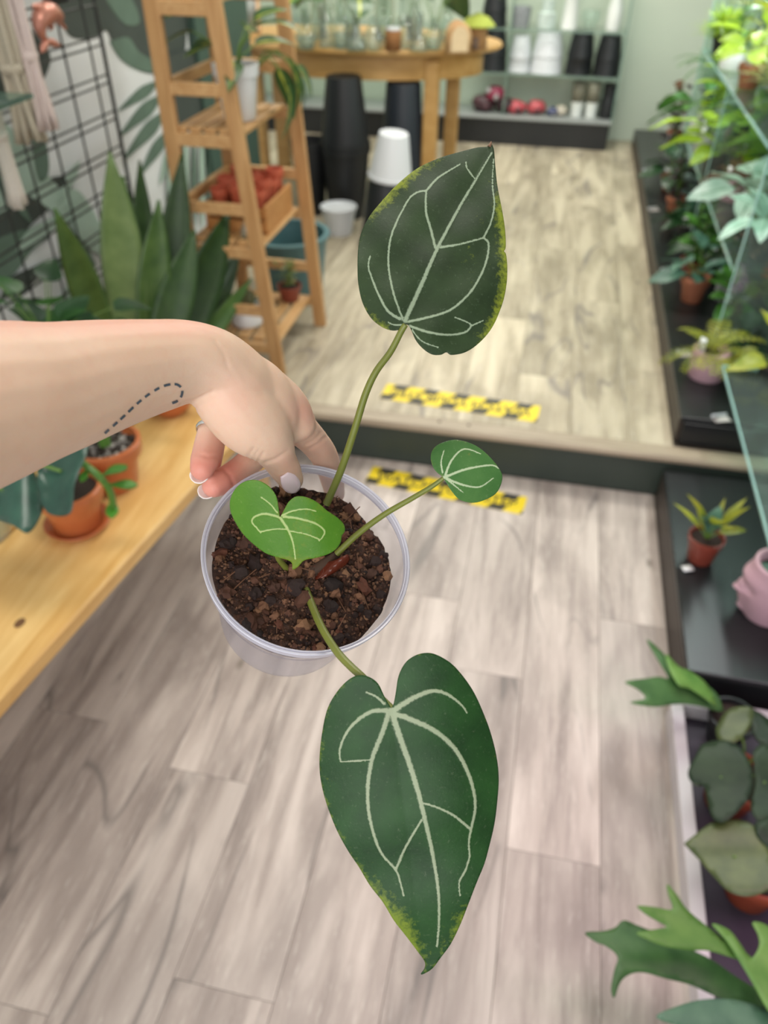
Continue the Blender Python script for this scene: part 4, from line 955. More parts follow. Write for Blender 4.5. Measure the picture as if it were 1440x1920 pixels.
# ================================================================== BACK SHELF UNIT
BY = 5.66
un = thing('glass_shelf_unit', 'glass shelving on a long black base along the back wall', 'shelf', (-.95, 5.8, H1))
obj('base', G().box((-.95, BY + .16, H1 + .078), (2.5, .30, .156), None, .004), BLK, un)
obj('base_top', G().box((-.95, BY + .155, H1 + .166), (2.52, .32, .018), None, .003), plain('grey laminate', '#8e9290', .45, .05), un)
EDG = plain('green glass edge', '#7d978a', .15, .05); CLR = glassy('shelf glass', '#f8fcfa', .02)
for z in (.575, .82, 1.10):
    o = obj('glass_shelf', G().box((-.95, BY + .16, z), (2.5, .28, .008)), CLR, un); obj('glass_edge', G().box((-.95, BY + .018, z), (2.5, .004, .007)), EDG, o)
for x in (.305, -.4, -1.1, -1.8):
    o = obj('glass_upright', G().box((x, BY + .16, .73), (.008, .28, .80)), CLR, un); obj('glass_edge', G().box((x, BY + .018, .73), (.007, .004, .80)), EDG, o)
SZ = {0: H1 + .176, 1: .580, 2: .825}
def shelf_item(px, lvl, name, label, cat, pf, mat, seg=20, dy=.13, grp=None):
    p = ony(px, 120, BY + dy); q = thing(name, label, cat, (ony(px, {0: 225, 1: 140, 2: 55}[lvl], BY + dy).x, BY + dy, SZ[lvl]), grp)
    o = obj('body', G().lathe(pf, seg).mesh('body', mat), None, q); o.data.set_sharp_from_angle(angle=.7); return q
TP = lambda r, h: [(0, 0), (r * 1.02, 0), (r, .01), (r * .93, h * .38), (r * .97, h * .40), (r * .72, h), (0, h)]
NV = plain('white vase', '#e6e8e4', .35, .03)
shelf_item(1135, 1, 'flower_pot', 'upturned black pot at the right end of the middle glass shelf', 'pot', TP(.085, .22), MBK)
shelf_item(1083, 1, 'flower_pot', 'upturned black pot second from the right on the middle glass shelf', 'pot', TP(.085, .24), MBK)
shelf_item(1022, 1, 'flower_pot', 'large upturned frosted white pot on the middle glass shelf', 'pot', TP(.10, .23), MILK)
shelf_item(972, 1, 'flower_pot', 'slim upturned frosted white pot on the middle glass shelf', 'pot', TP(.07, .20), MILK)
shelf_item(922, 1, 'flower_pot', 'black pot on the middle glass shelf behind the table corner', 'pot', TP(.09, .23), MBK)
shelf_item(1148, 2, 'bottle', 'white bottle with a cork stopper at the right of the top glass shelf', 'bottle', [(0, 0), (.04, 0), (.045, .02), (.045, .12), (.03, .17), (.03, .2), (0, .2)], NV)
shelf_item(1066, 2, 'tall_vase', 'tall tapering white vase on the top glass shelf', 'vase', [(0, 0), (.05, 0), (.05, .02), (.035, .25), (.04, .28), (0, .28)], NV)
shelf_item(1023, 2, 'mug', 'white cup with green squares, middle of the top glass shelf', 'cup', [(0, 0), (.055, 0), (.058, .08), (.04, .085), (.04, .15), (0, .15)], plain('white and green glaze', '#c9d6cf', .3, .3, 30))
shelf_item(1105, 2, 'glass_bowl', 'clear glass bowl beside the tall white vase', 'bowl', [(0, 0), (.03, 0), (.06, .06), (.055, .1), (.05, .1), (.055, .06), (0, .01)], GLS)
shelf_item(975, 2, 'woven_pot', 'grey patterned pot on the top glass shelf', 'pot', [(0, 0), (.05, 0), (.06, .09), (.055, .11), (0, .1)], plain('grey pattern', '#8a8d90', .6, .4, 60))
shelf_item(925, 2, 'dark_pot', 'black pot on the top glass shelf above the table end', 'pot', TP(.08, .2), MBK)
for i, (px, c, rr, lb) in enumerate([(905, '#4a3035', .07, 'dark maroon gift bundle at the left of the base shelf'), (925, '#8d2f4a', .06, 'crimson gift bundle on the heap at the left of the base shelf'), (945, '#3d2b2e', .06, 'dark brown gift bundle beside the crimson one'), (967, '#c2545c', .055, 'coral red rounded gift bundle'), (1003, '#c75c62', .058, 'second coral red gift bundle, right of the first'), (1035, '#35406e', .035, 'navy blue little box-shaped bundle'), (1050, '#c9bfae', .04, 'cream little pot right of the navy bundle')]):
    p = ony(px, 212, BY + .13); q = thing('gift_bundle', lb, 'ornament', (p.x, BY + .13 - .02 * (i % 2), SZ[0] + (.07 if i == 1 else 0)))
    gg = G(); r2 = random.Random(i); gg.ico((0, 0, rr * .72), rr, 2, .11, r2, (1.15, .9, .78)); obj('wrap', gg.mesh('w', plain('wrap ' + c, c, .35, .35, 40)), None, q)
    gk = G()
    for k in range(5): a = k * 1.26; gk.ico((rr * .75 * math.cos(a), rr * .6 * math.sin(a), rr * (.5 + .5 * (k % 2))), rr * .42, 1, .15, r2)
    obj('wrap_folds', gk.mesh('k', plain('folds ' + c, ('#54343a', '#a8a4a4', c, '#33282b')[i % 4], .4, .4, 60)), None, q)
for i, (px, lb) in enumerate([(1078, 'first of two white cups with brown tops on the base shelf'), (1105, 'second of two white cups with brown tops on the base shelf')]):
    q = shelf_item(px, 0, 'lidded_cup', lb, 'cup', [(0, 0), (.035, 0), (.04, .09), (0, .09)], NV)
    obj('top', G().lathe([(.0, .09), (.042, .09), (.045, .2), (.04, .2), (0, .19)], 18).mesh('t', plain('taupe pot', '#7c7868', .6, .1)), None, q)
q = shelf_item(1135, 0, 'jar_stack', 'black jar at the right end of the base shelf', 'jar', [(0, 0), (.05, 0), (.05, .1), (.04, .12), (.045, .2), (0, .2)], MBK)
# ================================================================== LEFT WALL: GRID PANEL, MACRAME, DOLPHIN
GX = -1.36; WIRE = plain('black wire', '#20231f', 0.45, 0.08)
gp = thing('wire_grid_panel', 'black wire grid panel leaning against the mural wall', 'grid panel', (GX, 1.7, .42))
for y in (2.392, 2.402):
    obj('edge_wire', G().tube([(GX, y, .42), (GX, y, 1.95)], .0034, 6), WIRE, gp)
y = 2.318
while y > 0.9:
    obj('upright_wire', G().tube([(GX + .004, y, .42), (GX + .004, y, 1.95)], .0032, 6), WIRE, gp); y -= .138
z = 1.95
k = 0
while z > .44:
    for dz in (0, -.022): obj('cross_wire', G().tube([(GX, 2.405, z - .004 + dz), (GX, .9, z - .004 + dz)], .003, 6), WIRE, gp)
    z -= .0985
def macrame(px, py, xw, mat, label, r=.02, flare=1.7, seed=0):
    b = onx(px, py, xw); rg = random.Random(seed); q = thing('macrame_hanging', label, 'macrame', b, 'macrame hangings on the grid panel')
    for i in range(11):
        a = 2 * PI * i / 11; rr = r * (.35 + .65 * rg.random()); ph = rg.uniform(0, 6)
        pts = []
        for k in range(16):
            t_ = k / 15; z = .62 * (1 - t_); f = 1 + (flare - 1) * max(0, (t_ - .82) / .18)
            pts.append((rr * f * math.cos(a + .25 * math.sin(t_ * 7 + ph)), rr * f * math.sin(a + .25 * math.sin(t_ * 7 + ph)), z + .012 * rg.random() * (k == 15)))
        obj('cord', G().tube(pts, [r * .36 * (1 + .12 * math.sin(k * 2.1 + ph)) for k in range(16)], 6).mesh('cord', mat), None, q)
    for zz in (.16, .34, .5):
        obj('knot', G().lathe([(r * .9, zz - .012), (r * 1.25, zz - .006), (r * 1.3, zz + .006), (r * .9, zz + .012)], 12).mesh('knot', mat), None, q)
macrame(58, 268, -1.27, plain('cream cotton cord', '#bdb3a0', .9, .2, 200, bump=.5), 'cream macrame cord bundle hanging left of the pink one', .022, 1.7, 1)
macrame(88, 246, -1.24, plain('blush cotton cord', '#d3c2bc', .9, .16, 200, bump=.5), 'blush pink macrame cord bundle beside the dolphin', .017, 1.8, 2)
macrame(36, 393, -1.22, plain('pale cotton cord', '#c9c1b6', .9, .16, 200, bump=.5), 'pale macrame cord bundle with the lowest frayed end', .016, 1.7, 3)
cop = plain('rose copper', '#c98a78', .3, .1, 30, metallic=.35)
dq = thing('dolphin_ornament', 'pink copper leaping dolphin ornament hung on the wire grid', 'ornament', onx(92, 55, GX + .03))
X3 = GX + .03
def dol(pts, rad, name):
    c = crv([p + (r_,) for p, r_ in zip(pts, rad)], 6); obj(name, G().tube([onx(q[0], q[1], X3) for q in c], [max(q[2], .0008) for q in c], 12), cop, dq)
dol([(123, 54), (114, 43), (108, 33), (96, 24), (84, 26), (76, 38), (75, 54), (80, 68), (88, 78)], [.004, .008, .018, .024, .027, .022, .016, .010, .006], 'body')
dol([(88, 76), (82, 88), (77, 99)], [.006, .010, .002], 'tail_fluke'); dol([(88, 76), (100, 81), (114, 85)], [.006, .010, .002], 'tail_fluke')
dol([(82, 22), (70, 13), (60, 11)], [.012, .009, .002], 'dorsal_fin'); dol([(92, 40), (96, 50), (92, 57)], [.010, .007, .002], 'flipper')
gq = thing('glass_wall_shelf', 'dark green edged glass shelf behind the macrame cords', 'shelf', onx(-60, 205, -1.16)); a, b = onx(-200, 238, -1.16), onx(55, 179, -1.16)
obj('shelf_plate', G().box(((-1.16 + GX + .01) / 2, (a.y + b.y) / 2, b.z), (abs(GX + 1.15), b.y - a.y, .008)), glassy('green wall glass', '#a9c9bb', .15), gq)
obj('shelf_edge', G().box((-1.159, (a.y + b.y) / 2, b.z), (.004, b.y - a.y, .010)), plain('dark green glass edge', '#2e4a40', .2), gq)
bq = thing('black_box', 'small black box fixed at the top of the wire grid', 'box', onx(118, 0, GX + .02)); p = bq.location
obj('case', G().box(p + Vector((0, 0, .025)), (.03, .15, .05), None, .004), MBK, bq)

# ================================================================== SNAKE PLANT
SANS = leafmat('whale fin leaf', '#3d5f28', '#58783a', 0.4, 0.15, None, ('#2f4c22', .46)); SANSD = leafmat('dark snake leaf', '#26441a', '#385724', 0.4, 0.15); SANSP = leafmat('pale snake leaf', '#66804a', '#7d945c', 0.42, 0.15, None, ('#3d5a30', .46))
sp = thing('snake_plant', 'large broad-leaved snake plant by the mural wall left of the ladder shelf', 'plant', (-1.16, 1.93, 0.0))
pot_parts(sp, .135, .30, GREYP, 'cyl')
def strap(tip, base, w, mat, bend=0.0, twist=0.0, fold=.22):
    tip, base = Vector(tip), Vector(base); n, nv = 16, 6; g = G(); d = tip - base; uvs = []
    toe = (EYE - (tip + base) / 2).normalized(); sd0 = d.normalized().cross(toe).normalized(); nr = sd0.cross(d.normalized())
    for i in range(n + 1):
        t_ = i / n; p = base + d * t_ + nr * (bend * math.sin(PI * t_) * d.length); ww = max(.003, WPROF['strap'](t_) * w / 2)
        q = Quaternion(d.normalized(), twist * t_ + .2); sd = q @ sd0; nn = q @ nr
        for k in range(nv + 1):
            s = (k / nv - .5) * 2; g.v.append(p + sd * s * ww + nn * (fold * ww * s * s)); uvs.append((k / nv, t_))
    for i in range(n):
        for k in range(nv): a = i * (nv + 1) + k; g.f.append((a, a + 1, a + nv + 2, a + nv + 1))
    o = obj('leaf', g, mat, sp, autos=False); ul = o.data.uv_layers.new(name='UVMap')
    for lp in o.data.loops: ul.data[lp.index].uv = uvs[lp.vertex_index]
    m = o.modifiers.new('t', 'SOLIDIFY'); m.thickness = .003
B0 = Vector((-1.16, 1.93, .27))
for (px, py, xw, bx, w, mt, bend, tw) in [(206, 285, -1.19, (-.03, -.03), .125, SANSP, -.03, .1), (103, 392, -1.22, (-.06, -.05), .095, SANS, -.07, .2), (342, 288, -1.10, (.03, .03), .10, SANSD, -.02, -.3), (262, 300, -1.25, (-.02, .04), .085, SANSD, 0, .3),
        (298, 375, -1.10, (.0, -.02), .10, SANS, -.03, .0), (430, 393, -1.0, (.05, .0), .13, SANSD, -.05, .25), (365, 430, -1.04, (.02, -.05), .11, SANSD, .03, -.2), (472, 522, -.96, (.06, -.04), .07, SANS, -.08, .2), (230, 330, -1.22, (-.04, .02), .09, SANS, .02, -.2), (452, 470, -1.02, (.06, .03), .09, SANSD, -.04, .1)]:
    strap(onx(px, py, xw), B0 + Vector((bx[0], bx[1], 0)), w, mt, bend, tw)

# ================================================================== BENCH WITH POTS
BZ = 0.45; BEN = wood('pale pine bench', '#c89a55', '#e3bf7e', (10, 1.0, 10), 3, 0.42, True)
F0, F1 = onz(0, 1310, BZ), onz(390, 880, BZ); bd = (F1 - F0).normalized(); bl = Vector((-bd.y, bd.x, 0))          # along, towards the wall
S0 = F0 - bd * .55; S1 = F1 + bd * .42
ben = thing('pine_bench', 'pale pine bench with terracotta pots along the left wall', 'bench', ((S0 + S1) / 2 + bl * .2).xy.to_3d())
for k, wd in ((0, .275), (1, .275)):
    a = S0 + bl * (.1375 + .283 * k); b = S1 + bl * (.1375 + .283 * k)
    obj('board', G().bar(a + Vector((0, 0, -.019)), b + Vector((0, 0, -.019)), .275, .038, (0, 0, 1), .005), BEN, ben)
for t_ in (.06, .94):
    for s_ in (.06, .50):
        p = S0.lerp(S1, t_) + bl * s_; obj('leg', G().box((p.x, p.y, (BZ - .038) / 2), (.05, .05, BZ - .038), None, .003), BEN, ben)
    p = S0.lerp(S1, t_); obj('cross_rail', G().bar((p + bl * .06) + Vector((0, 0, -.07)), (p + bl * .50) + Vector((0, 0, -.07)), .025, .06, (0, 0, 1), .002), BEN, ben)
rg = random.Random(4)
TER2 = plain('warm terracotta', '#b8683c', 0.28, 0.1, 30, bump=.02)
p = onz(148, 985, BZ); qa = thing('potted_jade', 'terracotta pot with an arching succulent stem at the front of the pine bench', 'plant', p); pot_parts(qa, .066, .105, TER2, 'terra', seg=40)
obj('saucer', G().lathe([(0, .001), (.055, .001), (.068, .016), (.064, .016), (.052, .006), (0, .006)], 32).mesh('s', TER2), None, qa)
tag(qa, None)
zst = BZ + .25
st = [onz(118, 838, BZ + .19), onz(150, 865, BZ + .20), onz(185, 893, BZ + .18), onz(207, 922, BZ + .14), onz(213, 955, BZ + .09)]
cst = crv([tuple(q) for q in [p + Vector((0, 0, .085)), p.lerp(st[0], .6) + Vector((0, 0, .08))] + st], 5)
obj('stem', G().tube(cst, [.007] * len(cst), 8), plain('succulent stem', '#4f7d2e', .4, .15), qa)
SUC = leafmat('succulent leaf', '#3f7f22', '#5a9a30', .35, .2)
for (bx, by, tx, ty, zz) in [(192, 890, 238, 868, .19), (203, 908, 258, 905, .16), (212, 935, 208, 968, .10), (150, 866, 128, 838, .2), (165, 878, 150, 900, .19)]:
    a, b = onz(bx, by, BZ + zz), onz(tx, ty, BZ + zz - .005); d = b - a; L = d.length
    me = leaf_mesh(SUC, round(L, 3), round(L * .5, 3), 'obov', .15, .1); az = math.atan2(-d.x, d.y); el = math.asin(max(-1, min(1, d.z / L)))
    o = inst('leaf', me, qa, aim(a - p, az, el)); m = o.modifiers.new('t', 'SOLIDIFY'); m.thickness = .004
p = onz(215, 905, BZ); qb = thing('potted_succulent', 'terracotta pot of grey gravel with a thick green stem, behind the arching succulent', 'plant', p); pot_parts(qb, .075, .115, TER2, 'terra', seg=40)
GRV = [G().ico((0, 0, 0), 1, 1, .2, random.Random(i), (1, .8, .7)).mesh('pebble', plain('gravel %d' % i, c, .9, .2, 90)) for i, c in enumerate(('#8f8a86', '#6f6863', '#b0aba4', '#4d443e'))]
for i in range(110):
    rr = .064 * math.sqrt(rg.random()); a = rg.uniform(0, 6.28); inst('pebble', rg.choice(GRV), qb, Matrix.Translation((rr * math.cos(a), rr * math.sin(a), .104)) @ Matrix.Rotation(a * 3, 4, 'X') @ Matrix.Scale(rg.uniform(.003, .0055), 4))
obj('stem', G().tube([p + Vector((.0, .0, .09)), p + Vector((.005, .0, .17)), p + Vector((.0, .01, .25)), p + Vector((-.01, .02, .33))], [.013, .013, .012, .009], 10), plain('thick green stem', '#5c8a3a', .45, .12), qb)
for k in range(6): inst('leaf', leaf_mesh(LG, .12, .05, 'oval', .4), qb, aim(Vector((-.005, .012, .2 + .022 * k)), 1.2 + k * 2.2, .5))
p = onz(322, 770, BZ); qc = thing('terracotta_planter', 'round terracotta pot at the far end of the pine bench behind the wrist', 'plant', p); pot_parts(qc, .062, .10, TER2, 'round', seg=36)
sprout(qc, (0, 0, .08), [leaf_mesh(DG, .10, .05, 'oval', .6)], 6, (.03, .07), (.5, 1.3), rg)
p = onz(-18, 1003, BZ); qd = thing('philodendron_jar', 'dark green philodendron cutting in a clear glass jar at the bench edge', 'plant', p)
obj('jar', G().lathe([(0, .002), (.04, .002), (.045, .01), (.045, .13), (.04, .14), (.042, .15), (.038, .15), (.036, .14), (.041, .13), (.041, .012), (0, .008)], 28).mesh('jar', GLS), None, qd)
PHD = leafmat('blue dark leaf', '#27443a', '#35584a', .3, .1)
for pts, z0 in (([(70, 862), (100, 835), (150, 800), (165, 840), (140, 905), (131, 962), (88, 960), (72, 910)], .24), ([(-70, 870), (-20, 880), (40, 858), (72, 900), (82, 950), (56, 998), (22, 984), (-30, 965), (-80, 930)], .22)):
    g = outline_mesh(pts, lambda x, y, z0=z0: onz(x, y, BZ + z0 + .00022 * (900 - y) + .012 * math.sin(x * .05)), 14, 'leaf', PHD)
    o = obj('leaf', g, PHD, qd); m = o.modifiers.new('t', 'SOLIDIFY'); m.thickness = .0012
    c = Vector((sum(v.x for v in g.v) / len(g.v), sum(v.y for v in g.v) / len(g.v), sum(v.z for v in g.v) / len(g.v))); b0 = p + Vector((0, 0, .12))
    obj('stem', G().tube(crv([tuple(b0), tuple(b0.lerp(c, .5) + Vector((0, 0, .05))), tuple(c)], 6), .003, 6), STEMG, qd)
# leafy plant between bench and wall, its white pot
p = Vector((-1.23, 1.50, BZ)); q = thing('potted_ivy', 'dark ivy-leaved plant in a white pot near the wire grid', 'plant', (-1.19, 1.56, BZ)); pot_parts(q, .07, .12, WHITEP, 'round')
sprout(q, (0, 0, .1), [leaf_mesh(DG, .085, .075, 'heart', .5, .15), leaf_mesh(leafmat('ivy leaf', '#2b5528', '#3c6d33', .35), .075, .07, 'heart', .4, .15)], 26, (.08, .24), (.1, 1.3), rg, rstem=.0018)

# ================================================================== RIGHT SIDE: BLACK DISPLAY STEPS AND GLASS SHELVES
pl1 = thing('display_plinth', 'low black display plinth beside the lower floor', 'plinth', (.77, 1.66, 0))
obj('top_board', G().box((.775, 1.66, .108), (.65, .80, .018), None, .003), BLK, pl1); obj('kerb_board', G().box((.459, 1.66, .05), (.02, .80, .098), None, .002), KERB, pl1)
obj('core', G().box((.78, 1.66, .048), (.60, .76, .096)), BLK, pl1)
pl2 = thing('display_plinth', 'long black display plinth on the raised floor along the right wall', 'plinth', (.8, 4.0, H1))
obj('top_board', G().box((.79, 4.02, .243), (.626, 3.72, .018), None, .003), BLK, pl2); obj('kerb_board', G().box((.487, 4.02, .195), (.02, 3.70, .078), None, .002), KERB, pl2)
obj('front_board', G().box((.79, 2.165, .196), (.60, .02, .076), None, .002), BLK, pl2); obj('core', G().box((.8, 4.03, .192), (.58, 3.66, .07)), BLK, pl2)
tray = thing('plant_tray', 'white-edged plant tray on the floor at the bottom right', 'tray', (.75, .62, 0)); WTR = plain('off-white painted wood', '#cfc9cc', .5, .05)
obj('edge_board', G().box((.440, .62, .026), (.028, 1.19, .052), None, .002), WTR, tray); obj('edge_board', G().box((.76, 1.226, .026), (.61, .026, .052), None, .002), WTR, tray)
obj('base_board', G().box((.765, .62, .006), (.62, 1.18, .012)), plain('dark tray base', '#3a3340', .6, .2), tray)
EDC = plain('cyan glass edge', '#a5cfc9', .1, .05); SHG = glassy('side shelf glass', '#eaf6f1', .035)
gu = thing('glass_shelving', 'clear glass shelving full of small plants along the right wall', 'shelf', (.85, 3.4, .252))
def gsheet(c, s, edges):
    o = obj('glass_sheet', G().box(c, s), SHG, gu)
    for ec, es in edges: obj('glass_edge', G().box(ec, es), EDC, o)
def shelfz(y0, y1, z, x0=.60):
    gsheet(((x0 + 1.09) / 2, (y0 + y1) / 2, z), (1.09 - x0, y1 - y0, .008), [((x0 - .002, (y0 + y1) / 2, z), (.003, y1 - y0, .0085)), (((x0 + 1.09) / 2, y1 + .001, z), (1.09 - x0, .003, .009))])
def fin(y, z0, z1, x0=.60):
    gsheet(((x0 + 1.09) / 2, y, (z0 + z1) / 2), (1.09 - x0, .008, z1 - z0), [((x0 - .002, y, (z0 + z1) / 2), (.003, .0085, z1 - z0))])
shelfz(1.30, 2.355, .335); shelfz(2.60, 4.40, .555); shelfz(2.60, 4.40, .92)
fin(2.56, .253, 1.30); fin(4.42, .253, 1.30); fin(3.5, .256, .55); fin(3.5, .56, .915)
for y in (1.42, 2.2): obj('glass_leg', G().box((1.0, y, .225), (.15, .008, .212)), SHG, gu)

PK = {'mid green': LG, 'dark green': DG, 'lime green': LIME, 'yellow-green': YG, 'silvery': SIL, 'bronze': BRZ, 'variegated': VAR, 'blue-green': BLU, 'plum-dark': DPK}
PT = {'black': BLACKP, 'terracotta': TERRA, 'white': WHITEP, 'pink': PINKP, 'dull red': TERRAD, 'grey': GREYP}
def rplant(x, y, z, leafc, potc, style, size, where, seed, r=.048, h=.08):
    rg = random.Random(seed); sd = {'bush': 'broad-leaved plant', 'stalk': 'upright leafy plant', 'fern': 'fern', 'tuft': 'fine-leaved plant'}[style]
    lb = f'{leafc} {sd} in a {potc} pot, {where}'
    if len(lb.split()) > 16: lb = f'{leafc} {sd}, {where}'
    q = thing('potted_plant', lb, 'plant', (x, y, z), 'small plants on the right-hand display')
    pot_parts(q, r, h, PT[potc], 'nursery' if potc in ('black', 'dull red') else 'terra' if potc == 'terracotta' else 'cyl', seg=22); m = PK[leafc]
    if style == 'bush': sprout(q, (0, 0, h * .8), [leaf_mesh(m, size, size * .55, rg.choice(('heart', 'oval')), .6, .2, .05, seed=seed % 3)], rg.randint(9, 13), (size * .4, size * 1.1), (.15, 1.3), rg, rstem=.0018)
    elif style == 'stalk': stalks(q, (0, 0, h * .8), [leaf_mesh(m, size * .6, size * .28, 'oval', .5, .2, seed=seed % 3)], rg.randint(3, 5), size * 1.7, 7, rg, .4)
    elif style == 'fern': fern(q, (0, 0, h * .8), 18, size * 1.5, m, rg, pw=.008)
    else: tuft(q, (0, 0, h * .8), 420, size * 1.1, m, rg, .005)
    if rg.random() < .75:
        a = rg.uniform(2.4, 4.4); obj('plant_label', G().box((r * .75 * math.cos(a), r * .75 * math.sin(a), h + .018), (.004, .022, .045), Matrix.Rotation(a + .4, 3, 'Z')).mesh('plant_label', plain('white tag', '#dfe3e2', .4)), None, q)
    return q
zp, zm, zh = .2525, .560, .925
# on the long plinth, front to back
rplant(.575, 2.44, zp, 'yellow-green', 'pink', 'fern', .11, 'nearest the step on the long black plinth', 1, .058, .10)
rplant(.76, 2.36, zp, 'yellow-green', 'black', 'bush', .13, 'nearest the step against the wall side of the long plinth', 2, .055, .1)
rplant(.93, 2.42, zp, 'dark green', 'black', 'bush', .13, 'in the near wall corner of the long plinth', 3, .055)
rplant(.80, 2.75, zp, 'dark green', 'grey', 'bush', .13, 'under the lower glass shelf behind the upright pane', 4)
rplant(.585, 3.06, zp, 'blue-green', 'terracotta', 'bush', .13, 'second along the kerb of the long plinth', 5, .055, .1)
rplant(.60, 3.30, zp, 'mid green', 'dull red', 'stalk', .13, 'third along the kerb of the long plinth', 6)
rplant(.82, 3.2, zp, 'mid green', 'black', 'bush', .15, 'under the lower glass shelf at mid length', 7)
rplant(.62, 3.72, zp, 'dark green', 'black', 'bush', .14, 'fourth along the kerb of the long plinth', 8)
rplant(.85, 3.75, zp, 'dark green', 'black', 'stalk', .14, 'under the far half of the lower glass shelf', 9)
rplant(.60, 4.15, zp, 'plum-dark', 'terracotta', 'stalk', .13, 'fifth along the kerb of the long plinth', 10)
rplant(.60, 4.52, zp, 'dark green', 'terracotta', 'bush', .13, 'sixth along the kerb of the long plinth', 11)
rplant(.66, 5.2, zp, 'plum-dark', 'grey', 'stalk', .17, 'last but one along the kerb, near the back wall', 12)
rplant(.85, 5.0, zp, 'dark green', 'black', 'fern', .16, 'deep in the far corner of the long plinth', 13)
rplant(.70, 5.55, zp, 'bronze', 'terracotta', 'stalk', .17, 'at the very back end of the long plinth', 14)
# on the lower glass shelf
rplant(.70, 2.72, zm, 'silvery', 'black', 'bush', .13, 'nearest on the lower glass shelf', 15, .055)
rplant(.92, 2.75, zm, 'mid green', 'black', 'bush', .14, 'nearest the wall at the front of the lower glass shelf', 16)
rplant(.70, 3.02, zm, 'silvery', 'black', 'bush', .15, 'second along the edge of the lower glass shelf', 17)
rplant(.90, 3.08, zm, 'bronze', 'black', 'bush', .13, 'wall side of the lower glass shelf, second row', 18)
rplant(.69, 3.34, zm, 'bronze', 'pink', 'fern', .12, 'third along the edge of the lower glass shelf', 19)
rplant(.90, 3.40, zm, 'mid green', 'black', 'stalk', .14, 'wall side of the lower glass shelf, third row', 20)
rplant(.65, 3.68, zm, 'lime green', 'black', 'bush', .17, 'just behind the middle pane on the lower glass shelf', 21)
rplant(.90, 3.75, zm, 'lime green', 'black', 'tuft', .16, 'wall side of the lower glass shelf behind the middle pane', 22)
rplant(.65, 4.02, zm, 'lime green', 'grey', 'stalk', .19, 'fifth along the edge of the lower glass shelf', 23)
rplant(.90, 4.10, zm, 'mid green', 'black', 'bush', .16, 'wall side of the lower glass shelf, far row', 24)
rplant(.65, 4.30, zm, 'mid green', 'white', 'bush', .17, 'last on the edge of the lower glass shelf', 25)
# on the upper glass shelf
rplant(.72, 2.74, zh, 'dark green', 'black', 'fern', .13, 'nearest on the upper glass shelf', 26)
rplant(.93, 2.80, zh, 'silvery', 'pink', 'bush', .12, 'wall side of the upper glass shelf, nearest', 27)
rplant(.71, 3.10, zh, 'yellow-green', 'black', 'tuft', .17, 'second along the edge of the upper glass shelf', 28)
rplant(.92, 3.15, zh, 'plum-dark', 'black', 'bush', .14, 'wall side of the upper glass shelf, second', 29)
rplant(.66, 3.48, zh, 'lime green', 'terracotta', 'bush', .14, 'third along the edge of the upper glass shelf', 30)
rplant(.90, 3.55, zh, 'mid green', 'black', 'bush', .15, 'wall side of the upper glass shelf, third', 31)
rplant(.65, 3.88, zh, 'mid green', 'white', 'stalk', .2, 'fourth along the edge of the upper glass shelf', 32)
rplant(.65, 4.24, zh, 'lime green', 'black', 'tuft', .15, 'last on the edge of the upper glass shelf', 33)
rg2 = random.Random(99); order = ['first', 'second', 'third', 'fourth', 'fifth', 'sixth', 'seventh', 'eighth', 'ninth', 'tenth']
lc = ['mid green', 'lime green', 'dark green', 'yellow-green', 'blue-green', 'bronze', 'mid green', 'lime green', 'variegated']; sc_ = ['bush', 'tuft', 'stalk', 'fern', 'bush']
for zz, nm, ys, dx in ((zm, 'lower glass shelf', [2.68, 2.88, 3.08, 3.28, 3.56, 3.76, 3.96, 4.16, 4.34], .80), (zh, 'upper glass shelf', [2.70, 2.92, 3.14, 3.36, 3.58, 3.80, 4.02, 4.24], .82), (zp, 'long plinth', [2.60, 2.88, 3.10, 3.38, 3.62, 3.94, 4.2], .71)):
    for i, y in enumerate(ys):
        rplant(dx + rg2.uniform(-.02, .02), y, zz, lc[(i * 5 + int(zz * 10)) % 9] if zz > .3 else ('dark green', 'mid green', 'blue-green')[i % 3], rg2.choice(('black', 'black', 'terracotta', 'grey', 'pink')), sc_[(i * 3 + int(zz * 7)) % 5], rg2.uniform(.11, .15), f'{order[i]} along the middle row of the {nm}', 200 + i + int(zz * 100), .042, .07)
# trailing plants beyond the shelving
rplant(.72, 4.78, .92 - .20, 'mid green', 'grey', 'fern', .15, 'on the tall stand past the glass shelving', 34)
q = thing('plant_stand', 'slim grey stand carrying a fern past the glass shelving', 'stand', (.72, 4.78, .2525))
obj('column', G().lathe([(0, 0), (.07, 0), (.07, .015), (.03, .03), (.025, .42), (.06, .455), (.06, .466), (0, .466)], 20).mesh('c', GREYP), None, q)
# on the low plinth
p = onz(1312, 1058, .118); q = thing('potted_plant', 'yellow-green spiky plant in a dull red pot on the low black plinth', 'plant', (p.x, p.y + .02, .118)); pot_parts(q, .045, .082, TERRAD, 'nursery', seg=30)
rg = random.Random(8); sprout(q, (0, 0, .06), [leaf_mesh(YG, .10, .025, 'lance', .4, .2), leaf_mesh(YG, .085, .03, 'oval', .8, .2), leaf_mesh(BLU, .07, .035, 'oval', .7, .2)], 13, (.03, .09), (.7, 1.5), rg, rstem=.002, upper=-.45)
obj('plant_label', G().box((-.035, -.05, .006), (.028, .02, .002), Matrix.Rotation(.4, 3, 'Z')).mesh('l', plain('white tag', '#dfe3e2', .4)), None, q)
